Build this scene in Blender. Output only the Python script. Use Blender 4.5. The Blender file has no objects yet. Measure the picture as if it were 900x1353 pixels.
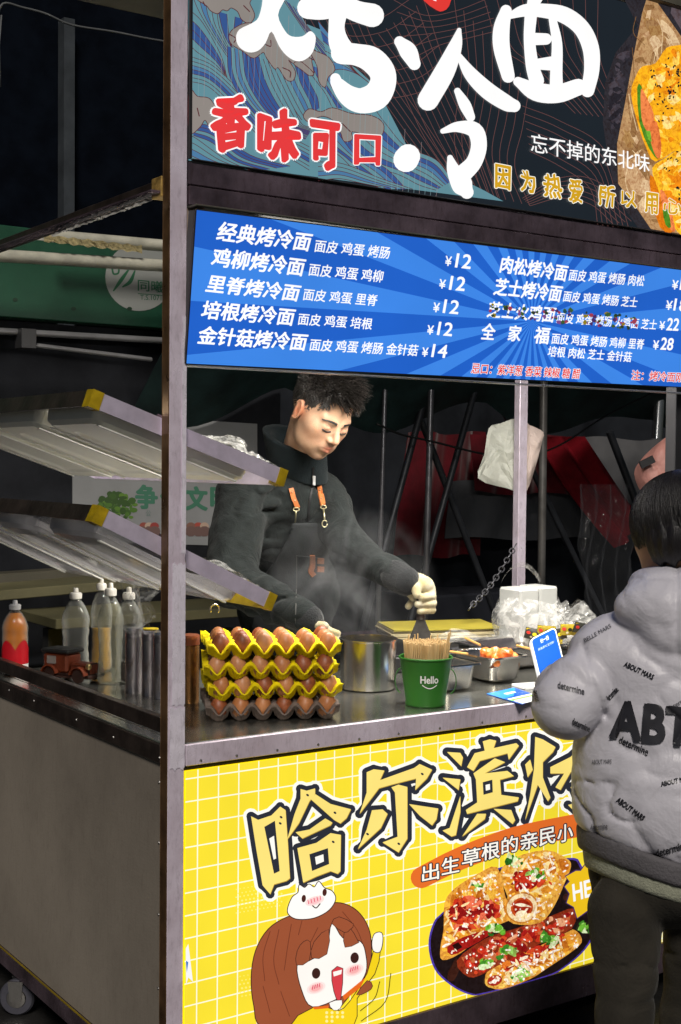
# Night market food cart: everything is built from code, metres, Z up.
# Cart front face lies in the plane y=0, its left side in the plane x=0, the customer side is -Y.
import bpy, math, random
import numpy as np
from mathutils import Vector, Matrix, noise
from mathutils.geometry import tessellate_polygon
random.seed(7)
rng = np.random.default_rng(11)
S = bpy.context.scene
COL = S.collection

# ------------------------------------------------------------------ camera
CAM = np.array([-1.22739719, -2.39069403, 1.42755182])
RM = np.array([[0.82416542, 0.01314122, -0.56619667],
               [-0.56626747, 0.03609955, -0.82343061],
               [0.00961856, 0.99926179, 0.03719345]])      # columns: camera right, up, back
U_, _, Vt_ = np.linalg.svd(RM); RM = U_ @ Vt_
FPX, CX, CY = 1744.96, 450.0, 676.5                        # survey of the photograph (900 x 1353)
cam_d = bpy.data.cameras.new('camera')
cam_d.sensor_fit = 'VERTICAL'; cam_d.sensor_height = 36.0; cam_d.lens = FPX / 1353 * 36.0
cam_d.clip_start = 0.05; cam_d.clip_end = 500
cam = bpy.data.objects.new('camera', cam_d); COL.objects.link(cam)
m4 = np.eye(4); m4[:3, :3] = RM; m4[:3, 3] = CAM
cam.matrix_world = Matrix(m4.tolist())
S.camera = cam

# ------------------------------------------------------------------ night sky, street light
SUN_EL, SUN_AZ = math.radians(42), math.radians(212)       # azimuth clockwise from +Y
W = bpy.data.worlds.new('World'); S.world = W; W.use_nodes = True
wn = W.node_tree.nodes; wl = W.node_tree.links; wn.clear()
sky = wn.new('ShaderNodeTexSky'); sky.sky_type = 'NISHITA'; sky.sun_disc = False
sky.sun_elevation = SUN_EL; sky.sun_rotation = SUN_AZ
bg = wn.new('ShaderNodeBackground'); bg.inputs['Strength'].default_value = 0.012
wo = wn.new('ShaderNodeOutputWorld')
wl.new(sky.outputs[0], bg.inputs[0]); wl.new(bg.outputs[0], wo.inputs[0])
sd = bpy.data.lights.new('sun', 'SUN'); sd.energy = 2.6; sd.angle = math.radians(14); sd.color = (1.0, 0.93, 0.84)
so = bpy.data.objects.new('sun', sd); COL.objects.link(so)
dirv = Vector((math.sin(SUN_AZ) * math.cos(SUN_EL), math.cos(SUN_AZ) * math.cos(SUN_EL), math.sin(SUN_EL)))
so.rotation_euler = dirv.to_track_quat('Z', 'Y').to_euler()
S.view_settings.view_transform = 'Standard'; S.view_settings.look = 'None'
S.view_settings.exposure = 0.0; S.view_settings.gamma = 1.0
S.cycles.max_bounces = 6; S.cycles.diffuse_bounces = 3; S.cycles.glossy_bounces = 3
S.cycles.transmission_bounces = 6; S.cycles.transparent_max_bounces = 16; S.cycles.volume_bounces = 0
S.cycles.sample_clamp_indirect = 4.0

# ------------------------------------------------------------------ survey helpers (a photo point on a real plane / at a real depth)
def ray(px, py): return RM @ np.array([px - CX, CY - py, -FPX])
def PY(px, py, y=0.0): r = ray(px, py); return Vector(CAM + r * (y - CAM[1]) / r[1])
def PXn(px, py, x=0.0): r = ray(px, py); return Vector(CAM + r * (x - CAM[0]) / r[0])
def PZ(px, py, z=0.85): r = ray(px, py); return Vector(CAM + r * (z - CAM[2]) / r[2])
def at(px, py, d): return Vector(CAM + ray(px, py) * d / FPX)

# ------------------------------------------------------------------ materials
def srgb(h):
    c = [int(h[i:i + 2], 16) / 255 for i in (0, 2, 4)]
    return tuple(x / 12.92 if x <= .04045 else ((x + .055) / 1.055) ** 2.4 for x in c)
_M = {}
def mat(name, col=(.5, .5, .5), rough=.5, metal=0., var=.15, scale=8., bump=0., bscale=60., spec=.5, trans=0., alpha=1., ior=1.45, col2=None, stretch=None, rvar=.1, emit=None, es=0., sheen=0., sss=0., coat=0., fold=0., fscale=9., scr=0.):
    if name in _M: return _M[name]
    m = bpy.data.materials.new(name); m.use_nodes = True
    n = m.node_tree.nodes; l = m.node_tree.links; b = n['Principled BSDF']
    if isinstance(col, str): col = srgb(col)
    if isinstance(col2, str): col2 = srgb(col2)
    b.inputs['Metallic'].default_value = metal; b.inputs['IOR'].default_value = ior
    b.inputs['Specular IOR Level'].default_value = spec
    b.inputs['Transmission Weight'].default_value = trans; b.inputs['Alpha'].default_value = alpha
    if sheen: b.inputs['Sheen Weight'].default_value = sheen
    if coat: b.inputs['Coat Weight'].default_value = coat
    if sss: b.inputs['Subsurface Weight'].default_value = sss; b.inputs['Subsurface Radius'].default_value = (.012, .005, .003); b.inputs['Subsurface Scale'].default_value = 1.
    tc = n.new('ShaderNodeTexCoord'); mp = n.new('ShaderNodeMapping'); l.new(tc.outputs['Object'], mp.inputs[0])
    if stretch: mp.inputs['Scale'].default_value = stretch
    nz = n.new('ShaderNodeTexNoise'); nz.inputs['Scale'].default_value = scale; nz.inputs['Detail'].default_value = 6; nz.inputs['Roughness'].default_value = .6
    l.new(mp.outputs[0], nz.inputs[0])
    mx = n.new('ShaderNodeMix'); mx.data_type = 'RGBA'
    c2 = col2 if col2 else tuple(min(1, c * (1 + var)) for c in col)
    c1 = col if col2 else tuple(c * (1 - var) for c in col)
    mx.inputs[6].default_value = (*c1, 1); mx.inputs[7].default_value = (*c2, 1)
    rp = n.new('ShaderNodeMapRange'); rp.inputs[1].default_value = .35; rp.inputs[2].default_value = .65
    l.new(nz.outputs[0], rp.inputs[0]); l.new(rp.outputs[0], mx.inputs[0]); l.new(mx.outputs[2], b.inputs['Base Color'])
    rr = n.new('ShaderNodeMapRange'); rr.inputs[3].default_value = max(0.02, rough - rvar); rr.inputs[4].default_value = min(1, rough + rvar)
    l.new(nz.outputs[0], rr.inputs[0]); l.new(rr.outputs[0], b.inputs['Roughness'])
    if bump:
        n2 = n.new('ShaderNodeTexNoise'); n2.inputs['Scale'].default_value = bscale; n2.inputs['Detail'].default_value = 4
        l.new(mp.outputs[0], n2.inputs[0])
        bp = n.new('ShaderNodeBump'); bp.inputs['Strength'].default_value = bump; bp.inputs['Distance'].default_value = .004
        l.new(n2.outputs[0], bp.inputs['Height']); l.new(bp.outputs[0], b.inputs['Normal'])
        if fold:     # cloth creases: ridged, warped noise
            n3 = n.new('ShaderNodeTexNoise'); n3.inputs['Scale'].default_value = fscale * 2; n3.inputs['Detail'].default_value = 3; n3.inputs['Roughness'].default_value = .5; n3.inputs['Distortion'].default_value = 1.6
            l.new(tc.outputs['Object'], n3.inputs[0]); b3 = n.new('ShaderNodeBump'); b3.inputs['Strength'].default_value = 1.; b3.inputs['Distance'].default_value = fold
            l.new(n3.outputs[0], b3.inputs['Height']); l.new(bp.outputs[0], b3.inputs['Normal']); l.new(b3.outputs[0], b.inputs['Normal'])
    if scr:      # scratches and grime on metal
        m3 = n.new('ShaderNodeMapping'); m3.inputs['Scale'].default_value = (12, 12, 3); m3.inputs['Rotation'].default_value = (.3, .2, .1); l.new(tc.outputs['Object'], m3.inputs[0])
        n4 = n.new('ShaderNodeTexNoise'); n4.inputs['Scale'].default_value = 9; n4.inputs['Detail'].default_value = 8; n4.inputs['Roughness'].default_value = .8; l.new(m3.outputs[0], n4.inputs[0])
        r4 = n.new('ShaderNodeMapRange'); r4.inputs[1].default_value = .5; r4.inputs[2].default_value = .68; r4.inputs[3].default_value = 0; r4.inputs[4].default_value = scr; l.new(n4.outputs[0], r4.inputs[0])
        x4 = n.new('ShaderNodeMix'); x4.data_type = 'RGBA'; x4.inputs[7].default_value = (.06, .035, .03, 1); src = b.inputs['Base Color'].links[0].from_socket
        l.new(r4.outputs[0], x4.inputs[0]); l.new(src, x4.inputs[6]); l.new(x4.outputs[2], b.inputs['Base Color'])
    if emit is not None:
        b.inputs['Emission Color'].default_value = (*(srgb(emit) if isinstance(emit, str) else emit), 1); b.inputs['Emission Strength'].default_value = es
    _M[name] = m; return m
def print_mat(name, strength, rough=.35, emis=True, food=0.):
    """printed film: colours come from the printed artwork; emissive when it is a back-lit sign"""
    if name in _M: return _M[name]
    m = bpy.data.materials.new(name); m.use_nodes = True
    n = m.node_tree.nodes; l = m.node_tree.links; b = n['Principled BSDF']
    a = n.new('ShaderNodeAttribute'); a.attribute_name = 'ink'
    b.inputs['Roughness'].default_value = rough
    if food:
        tc = n.new('ShaderNodeTexCoord'); n1 = n.new('ShaderNodeTexNoise'); n1.inputs['Scale'].default_value = 75; n1.inputs['Detail'].default_value = 8; n1.inputs['Roughness'].default_value = .7; n1.inputs['Distortion'].default_value = 1.2
        l.new(tc.outputs['Object'], n1.inputs[0]); cr = n.new('ShaderNodeValToRGB'); e = cr.color_ramp.elements
        e[0].position = .3; e[0].color = (.3, .16, .1, 1); e[1].position = .72; e[1].color = (1.5, 1.45, 1.3, 1); e.new(.5).color = (1, .95, .9, 1); e.new(.42).color = (.75, .5, .35, 1)
        l.new(n1.outputs[0], cr.inputs[0]); fm = n.new('ShaderNodeMix'); fm.data_type = 'RGBA'; fm.blend_type = 'MULTIPLY'; fm.inputs[0].default_value = food
        l.new(a.outputs['Color'], fm.inputs[6]); l.new(cr.outputs[0], fm.inputs[7]); ink = fm.outputs[2]
    else: ink = a.outputs['Color']
    if emis:
        mu = n.new('ShaderNodeMix'); mu.data_type = 'RGBA'; mu.blend_type = 'MULTIPLY'; mu.inputs[0].default_value = 1
        mu.inputs[7].default_value = (.25, .25, .25, 1)
        l.new(ink, mu.inputs[6]); l.new(mu.outputs[2], b.inputs['Base Color'])
        l.new(ink, b.inputs['Emission Color']); b.inputs['Emission Strength'].default_value = strength
        # lamps behind the film: very gentle unevenness
        tc = n.new('ShaderNodeTexCoord'); nz = n.new('ShaderNodeTexNoise'); nz.inputs['Scale'].default_value = 5
        l.new(tc.outputs['Object'], nz.inputs[0])
        r = n.new('ShaderNodeMapRange'); r.inputs[3].default_value = strength * .86; r.inputs[4].default_value = strength * 1.12
        l.new(nz.outputs[0], r.inputs[0]); l.new(r.outputs[0], b.inputs['Emission Strength'])
    else:
        l.new(a.outputs['Color'], b.inputs['Base Color'])
    _M[name] = m; return m

# ------------------------------------------------------------------ mesh helpers
def link(o, parent=None):
    """link an object built in world coordinates under its thing"""
    COL.objects.link(o)
    if parent is not None:
        o.parent = parent; q = parent; off = Vector((0, 0, 0))
        while q is not None: off += q.location; q = q.parent
        o.location = o.location - off
    return o
def tag(o, label=None, cat=None, group=None, kind=None):
    if label: o['label'] = label
    if cat: o['category'] = cat
    if group: o['group'] = group
    if kind: o['kind'] = kind
    return o
def empty(name, loc, label, cat, group=None, rz=0.):
    o = bpy.data.objects.new(name, None); o.empty_display_size = .05
    o.location = loc; o.rotation_euler = (0, 0, rz); link(o); return tag(o, label, cat, group)
def copy_tree(o, parent=None):
    c = o.copy(); COL.objects.link(c); c.parent = parent
    for ch in [x for x in o.children]: copy_tree(ch, c)
    return c
class MB:
    def __init__(s): s.v = []; s.f = []
    def add(s, v, f):
        k = len(s.v); s.v += [tuple(p) for p in v]; s.f += [tuple(i + k for i in q) for q in f]; return s
    def box(s, lo, hi, M=None, bev=0.):
        x0, y0, z0 = lo; x1, y1, z1 = hi
        if bev:
            b = bev; pts = []; rings = []
            for z, i in ((z0, b), (z0 + b, 0), (z1 - b, 0), (z1, b)):
                rings.append([(x0 + i + (b if not i else 0), y0 + i, z), (x1 - i - (b if not i else 0), y0 + i, z), (x1 - i, y0 + i + (b if not i else 0), z), (x1 - i, y1 - i - (b if not i else 0), z),
                              (x1 - i - (b if not i else 0), y1 - i, z), (x0 + i + (b if not i else 0), y1 - i, z), (x0 + i, y1 - i - (b if not i else 0), z), (x0 + i, y0 + i + (b if not i else 0), z)])
            f = [tuple(range(7, -1, -1)), tuple(24 + j for j in range(8))]
            for r in range(3):
                for j in range(8): f.append((r * 8 + j, r * 8 + (j + 1) % 8, r * 8 + 8 + (j + 1) % 8, r * 8 + 8 + j))
            v = [p for r in rings for p in r]
        else:
            v = [(x0, y0, z0), (x1, y0, z0), (x1, y1, z0), (x0, y1, z0), (x0, y0, z1), (x1, y0, z1), (x1, y1, z1), (x0, y1, z1)]
            f = [(0, 3, 2, 1), (4, 5, 6, 7), (0, 1, 5, 4), (1, 2, 6, 5), (2, 3, 7, 6), (3, 0, 4, 7)]
        if M is not None: v = [tuple(M @ Vector(p)) for p in v]
        return s.add(v, f)
    def beam(s, a, b, w, h, up=(0, 0, 1)):
        a, b = Vector(a), Vector(b); d = (b - a); L = d.length; d.normalize()
        u = Vector(up); x = d.cross(u).normalized(); z = x.cross(d)
        M = Matrix((( *x, 0), (*d, 0), (*z, 0), (0, 0, 0, 1))).transposed(); M.translation = a
        return s.box((-w / 2, 0, -h / 2), (w / 2, L, h / 2), M, min(w, h) * .08)
    def tube(s, pts, r, n=10, cap=True):
        pts = [Vector(p) for p in pts]; N = len(pts); rs = r if hasattr(r, '__len__') else [r] * N
        t0 = (pts[1] - pts[0]).normalized(); u = t0.orthogonal().normalized(); v = []; f = []
        for i, p in enumerate(pts):
            t = (pts[min(i + 1, N - 1)] - pts[max(i - 1, 0)]).normalized()
            u = (u - t * u.dot(t)).normalized(); w = t.cross(u)
            for k in range(n):
                a = 2 * math.pi * k / n; v.append(p + (u * math.cos(a) + w * math.sin(a)) * rs[i])
        for i in range(N - 1):
            for k in range(n): f.append((i * n + k, i * n + (k + 1) % n, (i + 1) * n + (k + 1) % n, (i + 1) * n + k))
        if cap: f.append(tuple(range(n - 1, -1, -1))); f.append(tuple((N - 1) * n + k for k in range(n)))
        return s.add(v, f)
    def lathe(s, prof, c=(0, 0, 0), n=32, ang=None):
        v = []; f = []; N = len(prof)
        for r, z in prof:
            for k in range(n):
                a = 2 * math.pi * k / n; v.append((c[0] + r * math.cos(a), c[1] + r * math.sin(a), c[2] + z))
        for i in range(N - 1):
            for k in range(n): f.append((i * n + k, i * n + (k + 1) % n, (i + 1) * n + (k + 1) % n, (i + 1) * n + k))
        f.append(tuple(range(n - 1, -1, -1))); f.append(tuple((N - 1) * n + k for k in range(n)))
        return s.add(v, f)
    def prism(s, poly, o, u, v, w):
        """closed polygon (a,b) in the frame o+a*u+b*v, extruded by the vector w"""
        o, u, v, w = Vector(o), Vector(u), Vector(v), Vector(w); n = len(poly)
        P = [o + u * a + v * b for a, b in poly]; k = P + [p + w for p in P]
        tri = tessellate_polygon([[Vector((a, b, 0)) for a, b in poly]])
        f = [tuple(t) for t in tri] + [tuple(i + n for i in reversed(t)) for t in tri] + [(i, (i + 1) % n, (i + 1) % n + n, i + n) for i in range(n)]
        return s.add(k, f)
    def grid(s, P):
        """P: rows of points"""
        R, C = len(P), len(P[0]); return s.add([p for r in P for p in r], [(i * C + j, i * C + j + 1, (i + 1) * C + j + 1, (i + 1) * C + j) for i in range(R - 1) for j in range(C - 1)])
    def build(s, name, m, parent=None, smooth=False, auto=None):
        me = bpy.data.meshes.new(name); me.from_pydata(s.v, [], s.f); me.update()
        if m: me.materials.append(m)
        if smooth or auto: me.shade_smooth()
        if auto: me.set_sharp_from_angle(angle=math.radians(auto))
        return link(bpy.data.objects.new(name, me), parent)

# signed distance fields -> one continuous surface (surface nets)
def sd_cap(P, a, b, ra, rb):
    a = np.array(a); b = np.array(b); ab = b - a; t = np.clip(((P - a) @ ab) / (ab @ ab), 0, 1)
    return np.linalg.norm(P - a - t[..., None] * ab, axis=-1) - (ra + (rb - ra) * t)
def sd_ell(P, c, r, R=None):
    q = P - np.array(c)
    if R is not None: q = q @ np.array(R)
    r = np.array(r); k0 = np.linalg.norm(q / r, axis=-1); k1 = np.linalg.norm(q / (r * r), axis=-1) + 1e-9
    return k0 * (k0 - 1) / k1
def smin(a, b, k):
    h = np.clip(.5 + .5 * (b - a) / k, 0, 1); return b + (a - b) * h - k * h * (1 - h)
def smax(a, b, k): return -smin(-a, -b, k)
def surface_nets(fn, lo, hi, h):
    lo = np.array(lo, float); hi = np.array(hi, float); n = np.ceil((hi - lo) / h).astype(int) + 1
    ax = [lo[i] + h * np.arange(n[i]) for i in range(3)]
    B = 4; n = ((n + B - 1) // B) * B; ax = [lo[i] + h * np.arange(n[i]) for i in range(3)]; nb = n // B
    # coarse pass finds the blocks near the surface, only those are sampled finely
    cx_ = [lo[i] + h * (B * np.arange(nb[i]) + (B - 1) / 2) for i in range(3)]
    Cg = fn(np.stack(np.meshgrid(*cx_, indexing='ij'), -1))
    D = np.repeat(np.repeat(np.repeat(Cg, B, 0), B, 1), B, 2).astype(np.float32)
    bl = np.argwhere(np.abs(Cg) < h * B * .95 + .007); off = np.stack(np.meshgrid(*[np.arange(B)] * 3, indexing='ij'), -1)
    for i in range(0, len(bl), 4000):
        I_ = bl[i:i + 4000, None, None, None, :] * B + off; D[I_[..., 0], I_[..., 1], I_[..., 2]] = fn(lo + h * I_)
    ins = D < 0
    c = n - 1; acc = np.zeros((*c, 3)); cnt = np.zeros(c)
    offs = [(i, j, k) for i in (0, 1) for j in (0, 1) for k in (0, 1)]
    sl = lambda o: D[o[0]:o[0] + c[0], o[1]:o[1] + c[1], o[2]:o[2] + c[2]]
    for a in offs:
        for d in range(3):
            if a[d]: continue
            b = list(a); b[d] = 1; da = sl(a); db = sl(b); m = (da < 0) != (db < 0)
            t = np.where(m, da / np.where(m, da - db, 1), 0)
            p = np.zeros((*c, 3)); p[...] = a; p[..., d] = t
            acc += p * m[..., None]; cnt += m
    act = cnt > 0; idx = -np.ones(c, int); idx[act] = np.arange(act.sum())
    I = np.argwhere(act); V = lo + h * (I + acc[act] / cnt[act][:, None])
    F = []
    for d in range(3):
        e = [(0, 1, 2), (1, 2, 0), (2, 0, 1)][d]; u, v = e[1], e[2]
        a = ins; b = np.roll(ins, -1, d); m = (a != b); s_ = [slice(1, -1)] * 3; s_[d] = slice(0, -1)
        mm = np.zeros_like(m); mm[tuple(s_)] = m[tuple(s_)]
        Q = np.argwhere(mm); 
        if not len(Q): continue
        def g(du, dv):
            q = Q.copy(); q[:, u] -= du; q[:, v] -= dv; return idx[q[:, 0], q[:, 1], q[:, 2]]
        quad = np.stack([g(0, 0), g(1, 0), g(1, 1), g(0, 1)], 1)
        flip = a[Q[:, 0], Q[:, 1], Q[:, 2]]
        quad[flip] = quad[flip][:, ::-1]
        F.append(quad[:, ::-1] if True else quad)
    F = np.concatenate(F); F = F[(F >= 0).all(1)]
    return V, F
def organic(name, fn, lo, hi, h, m, parent=None, post=None, relax=1):
    V, F = surface_nets(fn, lo, hi, h)
    if relax:
        for _ in range(relax):
            A = np.zeros_like(V); N = np.zeros(len(V))
            for i in range(4):
                a = F[:, i]; b = F[:, (i + 1) % 4]
                np.add.at(A, a, V[b]); np.add.at(N, a, 1); np.add.at(A, b, V[a]); np.add.at(N, b, 1)
            V = V * .5 + .5 * A / np.maximum(N, 1)[:, None]
    if post: V = post(V)
    me = bpy.data.meshes.new(name); me.from_pydata(V.tolist(), [], F.tolist()); me.update()
    me.materials.append(m); me.shade_smooth()
    return link(bpy.data.objects.new(name, me), parent)
def fbm(P, s, seed=0.):
    """cheap smooth pseudo-noise built from rotated sines, vectorised"""
    o = np.zeros(P.shape[:-1]); r = np.random.default_rng(int(seed * 10) + 5)
    for k in range(10):
        d = r.normal(size=3); d /= np.linalg.norm(d); f = s * (0.6 + 1.6 * r.random()); o += np.sin(P @ d * f + r.random() * 6.28 + 1.3 * np.sin(P @ r.normal(size=3) * s * .4)) / 10
    return o

# ------------------------------------------------------------------ printed artwork
FONT = None
_TC = {}
def text_mesh(s, bold=0.):
    k = s
    if k in _TC: return _TC[k]
    cu = bpy.data.curves.new('lettering', 'FONT'); cu.body = s; cu.resolution_u = 3
    o = bpy.data.objects.new('lettering', cu); COL.objects.link(o)
    me = o.evaluated_get(bpy.context.evaluated_depsgraph_get()).to_mesh()
    v = np.array([x.co[:2] for x in me.vertices]).reshape(-1, 2); f = [tuple(p.vertices) for p in me.polygons]
    bpy.data.objects.remove(o); bpy.data.curves.remove(cu)
    lo, hi = v.min(0), v.max(0)
    _TC[k] = ((v - lo) / (hi - lo), f, lo, hi); return _TC[k]
def catmull(P, n=6, closed=False):
    P = [np.array(p, float) for p in P]
    if len(P) < 3: return P
    Q = [P[-1]] + P + [P[0], P[1]] if closed else [2 * P[0] - P[1]] + P + [2 * P[-1] - P[-2]]
    out = []
    for i in range(1, len(Q) - 2):
        a, b, c, d = Q[i - 1:i + 3]
        for k in range(n):
            t = k / n; out.append(.5 * (2 * b + (c - a) * t + (2 * a - 5 * b + 4 * c - d) * t * t + (3 * b - a - 3 * c + d) * t ** 3))
    if not closed: out.append(P[-1])
    return out
class Art:
    """flat print on a plane: photo-survey points are carried on to the real plane through 'on'; each element lies a hair above the one before"""
    def __init__(s, on, nrm, base=.0006, step=.000003):
        s.on = on; s.n = Vector(nrm).normalized(); s.lift = base; s.step = step; s.new()
    def new(s): s.v = []; s.f = []; s.c = []
    def _put(s, P, F, col):
        if isinstance(col, str): col = srgb(col)
        k = len(s.v); s.v += [tuple(p + s.n * s.lift) for p in P]
        for q in F: s.f.append(tuple(i + k for i in q)); s.c.append(col)
        s.lift += s.step
    def poly(s, pts, col, smooth=0):
        if smooth: pts = catmull(pts, smooth, True)
        F = tessellate_polygon([[Vector((p[0], p[1], 0)) for p in pts]])
        s._put([s.on(p[0], p[1]) for p in pts], F, col)
    def stroke(s, pts, col, w=None, smooth=5, grow=0., cap=8):
        """pts: (x, y[, radius]) in photo pixels"""
        if w is not None: pts = [(p[0], p[1], w / 2) for p in pts]
        P = catmull(pts, smooth) if smooth and len(pts) > 2 else [np.array(p, float) for p in pts]
        V = []; F = []
        for i, p in enumerate(P):
            a = P[max(i - 1, 0)]; b = P[min(i + 1, len(P) - 1)]; t = (b - a)[:2]; t = t / (np.linalg.norm(t) + 1e-9); nn = np.array([-t[1], t[0]]) * (p[2] + grow)
            V += [p[:2] + nn, p[:2] - nn]
            if i: F.append((2 * i - 2, 2 * i - 1, 2 * i + 1, 2 * i))
        if cap:
            for p, q in ((P[0], P[1]), (P[-1], P[-2])):
                t = (p - q)[:2]; a0 = math.atan2(t[1], t[0]); r = p[2] + grow; k = len(V); V.append(p[:2])
                for j in range(cap + 1):
                    a = a0 - math.pi / 2 + math.pi * j / cap; V.append(p[:2] + r * np.array([math.cos(a), math.sin(a)]))
                F += [(k, k + j + 1, k + j + 2) for j in range(cap)]
        s._put([s.on(x[0], x[1]) for x in V], F, col)
    def disc(s, x, y, rx, ry, col, n=16, rot=0.):
        c, d = math.cos(rot), math.sin(rot)
        s.poly([(x + rx * math.cos(a) * c - ry * math.sin(a) * d, y + rx * math.cos(a) * d + ry * math.sin(a) * c) for a in [2 * math.pi * k / n for k in range(n)]], col)
    def text(s, t, bl, br, tl, col, bold=0., rough=0.):
        """lettering box: bottom-left, bottom-right, top-left in photo pixels"""
        v, f = text_mesh(t)[:2]
        if rough: v = v + rough * np.stack([np.sin(v[:, 1] * 9 + v[:, 0] * 4), np.sin(v[:, 0] * 8 + 1.7) + .6 * np.sin(v[:, 0] * 19 + v[:, 1] * 13)], 1)
        o = s.on(*bl); u = s.on(*br) - o; w = s.on(*tl) - o
        eu = u.normalized() * w.length * bold * .75; ew = w * bold * .55
        n = 0 if not bold else (4 if bold < .04 else 8 if bold < .06 else 12)
        for k in range(max(n, 1)):
            d = Vector((0, 0, 0)) if not n else eu * math.cos(2 * math.pi * (k + .5) / n) + ew * math.sin(2 * math.pi * (k + .5) / n)
            s._put([o + d + u * float(a) + w * float(b) for a, b in v], f, col)
    def build(s, name, m, parent):
        me = bpy.data.meshes.new(name); me.from_pydata(s.v, [], s.f); me.update()
        at_ = me.attributes.new('ink', 'FLOAT_COLOR', 'FACE')
        at_.data.foreach_set('color', np.array([(*c, 1) for c in s.c], dtype=np.float32).ravel())
        me.materials.append(m); o = link(bpy.data.objects.new(name, me), parent)
        s.new(); return o
def T(ox, oy, k): return lambda pts: [((ox + p[0] * k), (oy + p[1] * k), *([p[2] * k] if len(p) > 2 else [])) for p in pts]

# ================================================================== THE CART
STEEL = mat('brushed_steel', (.86, .77, .90), .3, .3, scale=7, bump=.15, bscale=60, rvar=.16, col2=(.62, .53, .62), scr=.3)
STEEL_D = mat('tarnished_steel', (.15, .11, .135), .24, .6, var=.5, scale=7, bump=.25, bscale=60, rvar=.12, scr=.5)
STEEL_C = mat('counter_steel', (.50, .50, .46), .2, .95, var=.3, scale=4, bump=.08, bscale=30, rvar=.12, scr=.25)
STEEL_K = mat('kitchen_steel', (.62, .60, .57), .2, 1., var=.1, scale=6, rvar=.06)
BRONZE = mat('brown_dark_rail', (.055, .042, .036), .32, .6, var=.4, scale=15, bump=.2)
SIDEP = mat('side_sheet', (.27, .235, .195), .5, .1, var=.16, scale=1.8, bump=.12, bscale=160, scr=.2)
BLACK = mat('black_plastic', (.018, .018, .02), .4)
TAPE_Y = mat('yellow_tape', '9c8410', .4, var=.25, scale=30, bump=.5, bscale=50)
TAPE_S = mat('silver_tape', (.45, .44, .42), .35, .4, var=.3, scale=40, bump=.8, bscale=50)
L = 1.955
cart = empty('food_cart', (0, 0, 0), 'steel framed street food cart with yellow lit front and brown grey side sheet', 'food cart')
def bx(name, lo, hi, m, parent=cart, bev=.0015, **k): return MB().box(lo, hi, bev=bev).build(name, m, parent, **k)
bx('corner_post', (-.004, 0, .06), (.034, .030, 2.62), STEEL)
bx('corner_post', (L, 0, .06), (L + .038, .03, 2.62), STEEL)
bx('corner_post', (-.004, 1.12, .06), (.034, 1.15, 2.62), STEEL_D)
bx('corner_post', (L, 1.12, .06), (L + .038, 1.15, 2.62), STEEL)
bx('side_reflection_strip', (-.0052, .001, .06), (-.0043, .0295, 2.61), mat('reflection_brown', (.17, .095, .045), .3, .6, var=.5, scale=9, rvar=.12, scr=.4))  # warm reflection on the post's side face, painted as a thin brown strip
# counter: one big sheet and a rolled front edge
bx('counter_top', (.036, .004, .825), (L - .002, .84, .8495), STEEL_C)
bx('counter_top', (.0, .034, .8255), (.0355, 1.10, .8490), STEEL_C); bx('counter_top', (.036, .8405, .825), (.33, 1.10, .8495), STEEL_C)
bx('counter_edge', (.036, -.004, .803), (L - .002, .0035, .8475), STEEL)
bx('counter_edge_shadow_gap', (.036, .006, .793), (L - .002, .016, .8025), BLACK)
bx('counter_support', (.05, .05, .77), (L - .05, .82, .79), STEEL_D)
bx('side_panel', (.0, .032, .139), (.006, 1.118, .806), SIDEP, bev=.001)
bx('side_trim', (-.006, .032, .8065), (-.001, 1.118, .846), BRONZE)
bx('side_rail', (.0, .032, .868), (.02, 1.118, .9), BRONZE)
bx('lower_side_rail', (-.006, .032, .094), (.03, 1.118, .136), STEEL_D)
bx('lower_front_rail', (.036, -.004, .066), (L - .002, .03, .147), STEEL_D)
bx('cart_floor', (.04, .04, .10), (L - .04, 1.11, .13), STEEL_D)
bx('right_side_panel', (L + .03, .034, .13), (L + .036, 1.11, .83), SIDEP)
riv = MB().lathe([(.0001, .0022), (.002, .0018), (.0032, 0)], n=8)
rm = riv.build('rivet', mat('rivet', (.5, .48, .46), .3, .9), None); rme = rm.data; bpy.data.objects.remove(rm)
def rivet(p, ax):
    o = bpy.data.objects.new('rivet', rme); o.rotation_euler = {'-x': (0, -math.pi / 2, 0), '-y': (math.pi / 2, 0, 0)}[ax]; o.location = p; link(o, cart)
for px, py in ((12, 914), (45, 928), (101, 953), (150, 976), (211, 1003)): p = PXn(px, py - 2, -.006); rivet(p, '-x')
for z in (.766, .64, .49, .335, .2): rivet((-.0005, .044, z), '-x')
for x in (.07, .155, .255, .36, .47, .58, .70, .83, .97): rivet((x, -.0045, .812), '-y')
bx('yellow_sealant_line', (-.0065, .034, .1363), (-.001, 1.11, .1385), mat('sealant', '6b5a10', .5))
# beams between the signs
bx('sign_beam', (.036, -.002, 1.986), (L - .002, .03, 2.031), STEEL_D)
bx('sign_beam', (.036, -.006, 1.944), (L - .002, .03, 1.983), STEEL_D)
bx('board_ledge', (.036, -.034, 1.9375), (L - .002, .01, 1.9425), mat('olive_strip', (.10, .10, .08), .35, .5))
bx('board_side_cheek', (.030, .0045, 1.63), (.075, .012, 1.941), mat('tan_board', (.30, .24, .2), .6))
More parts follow.
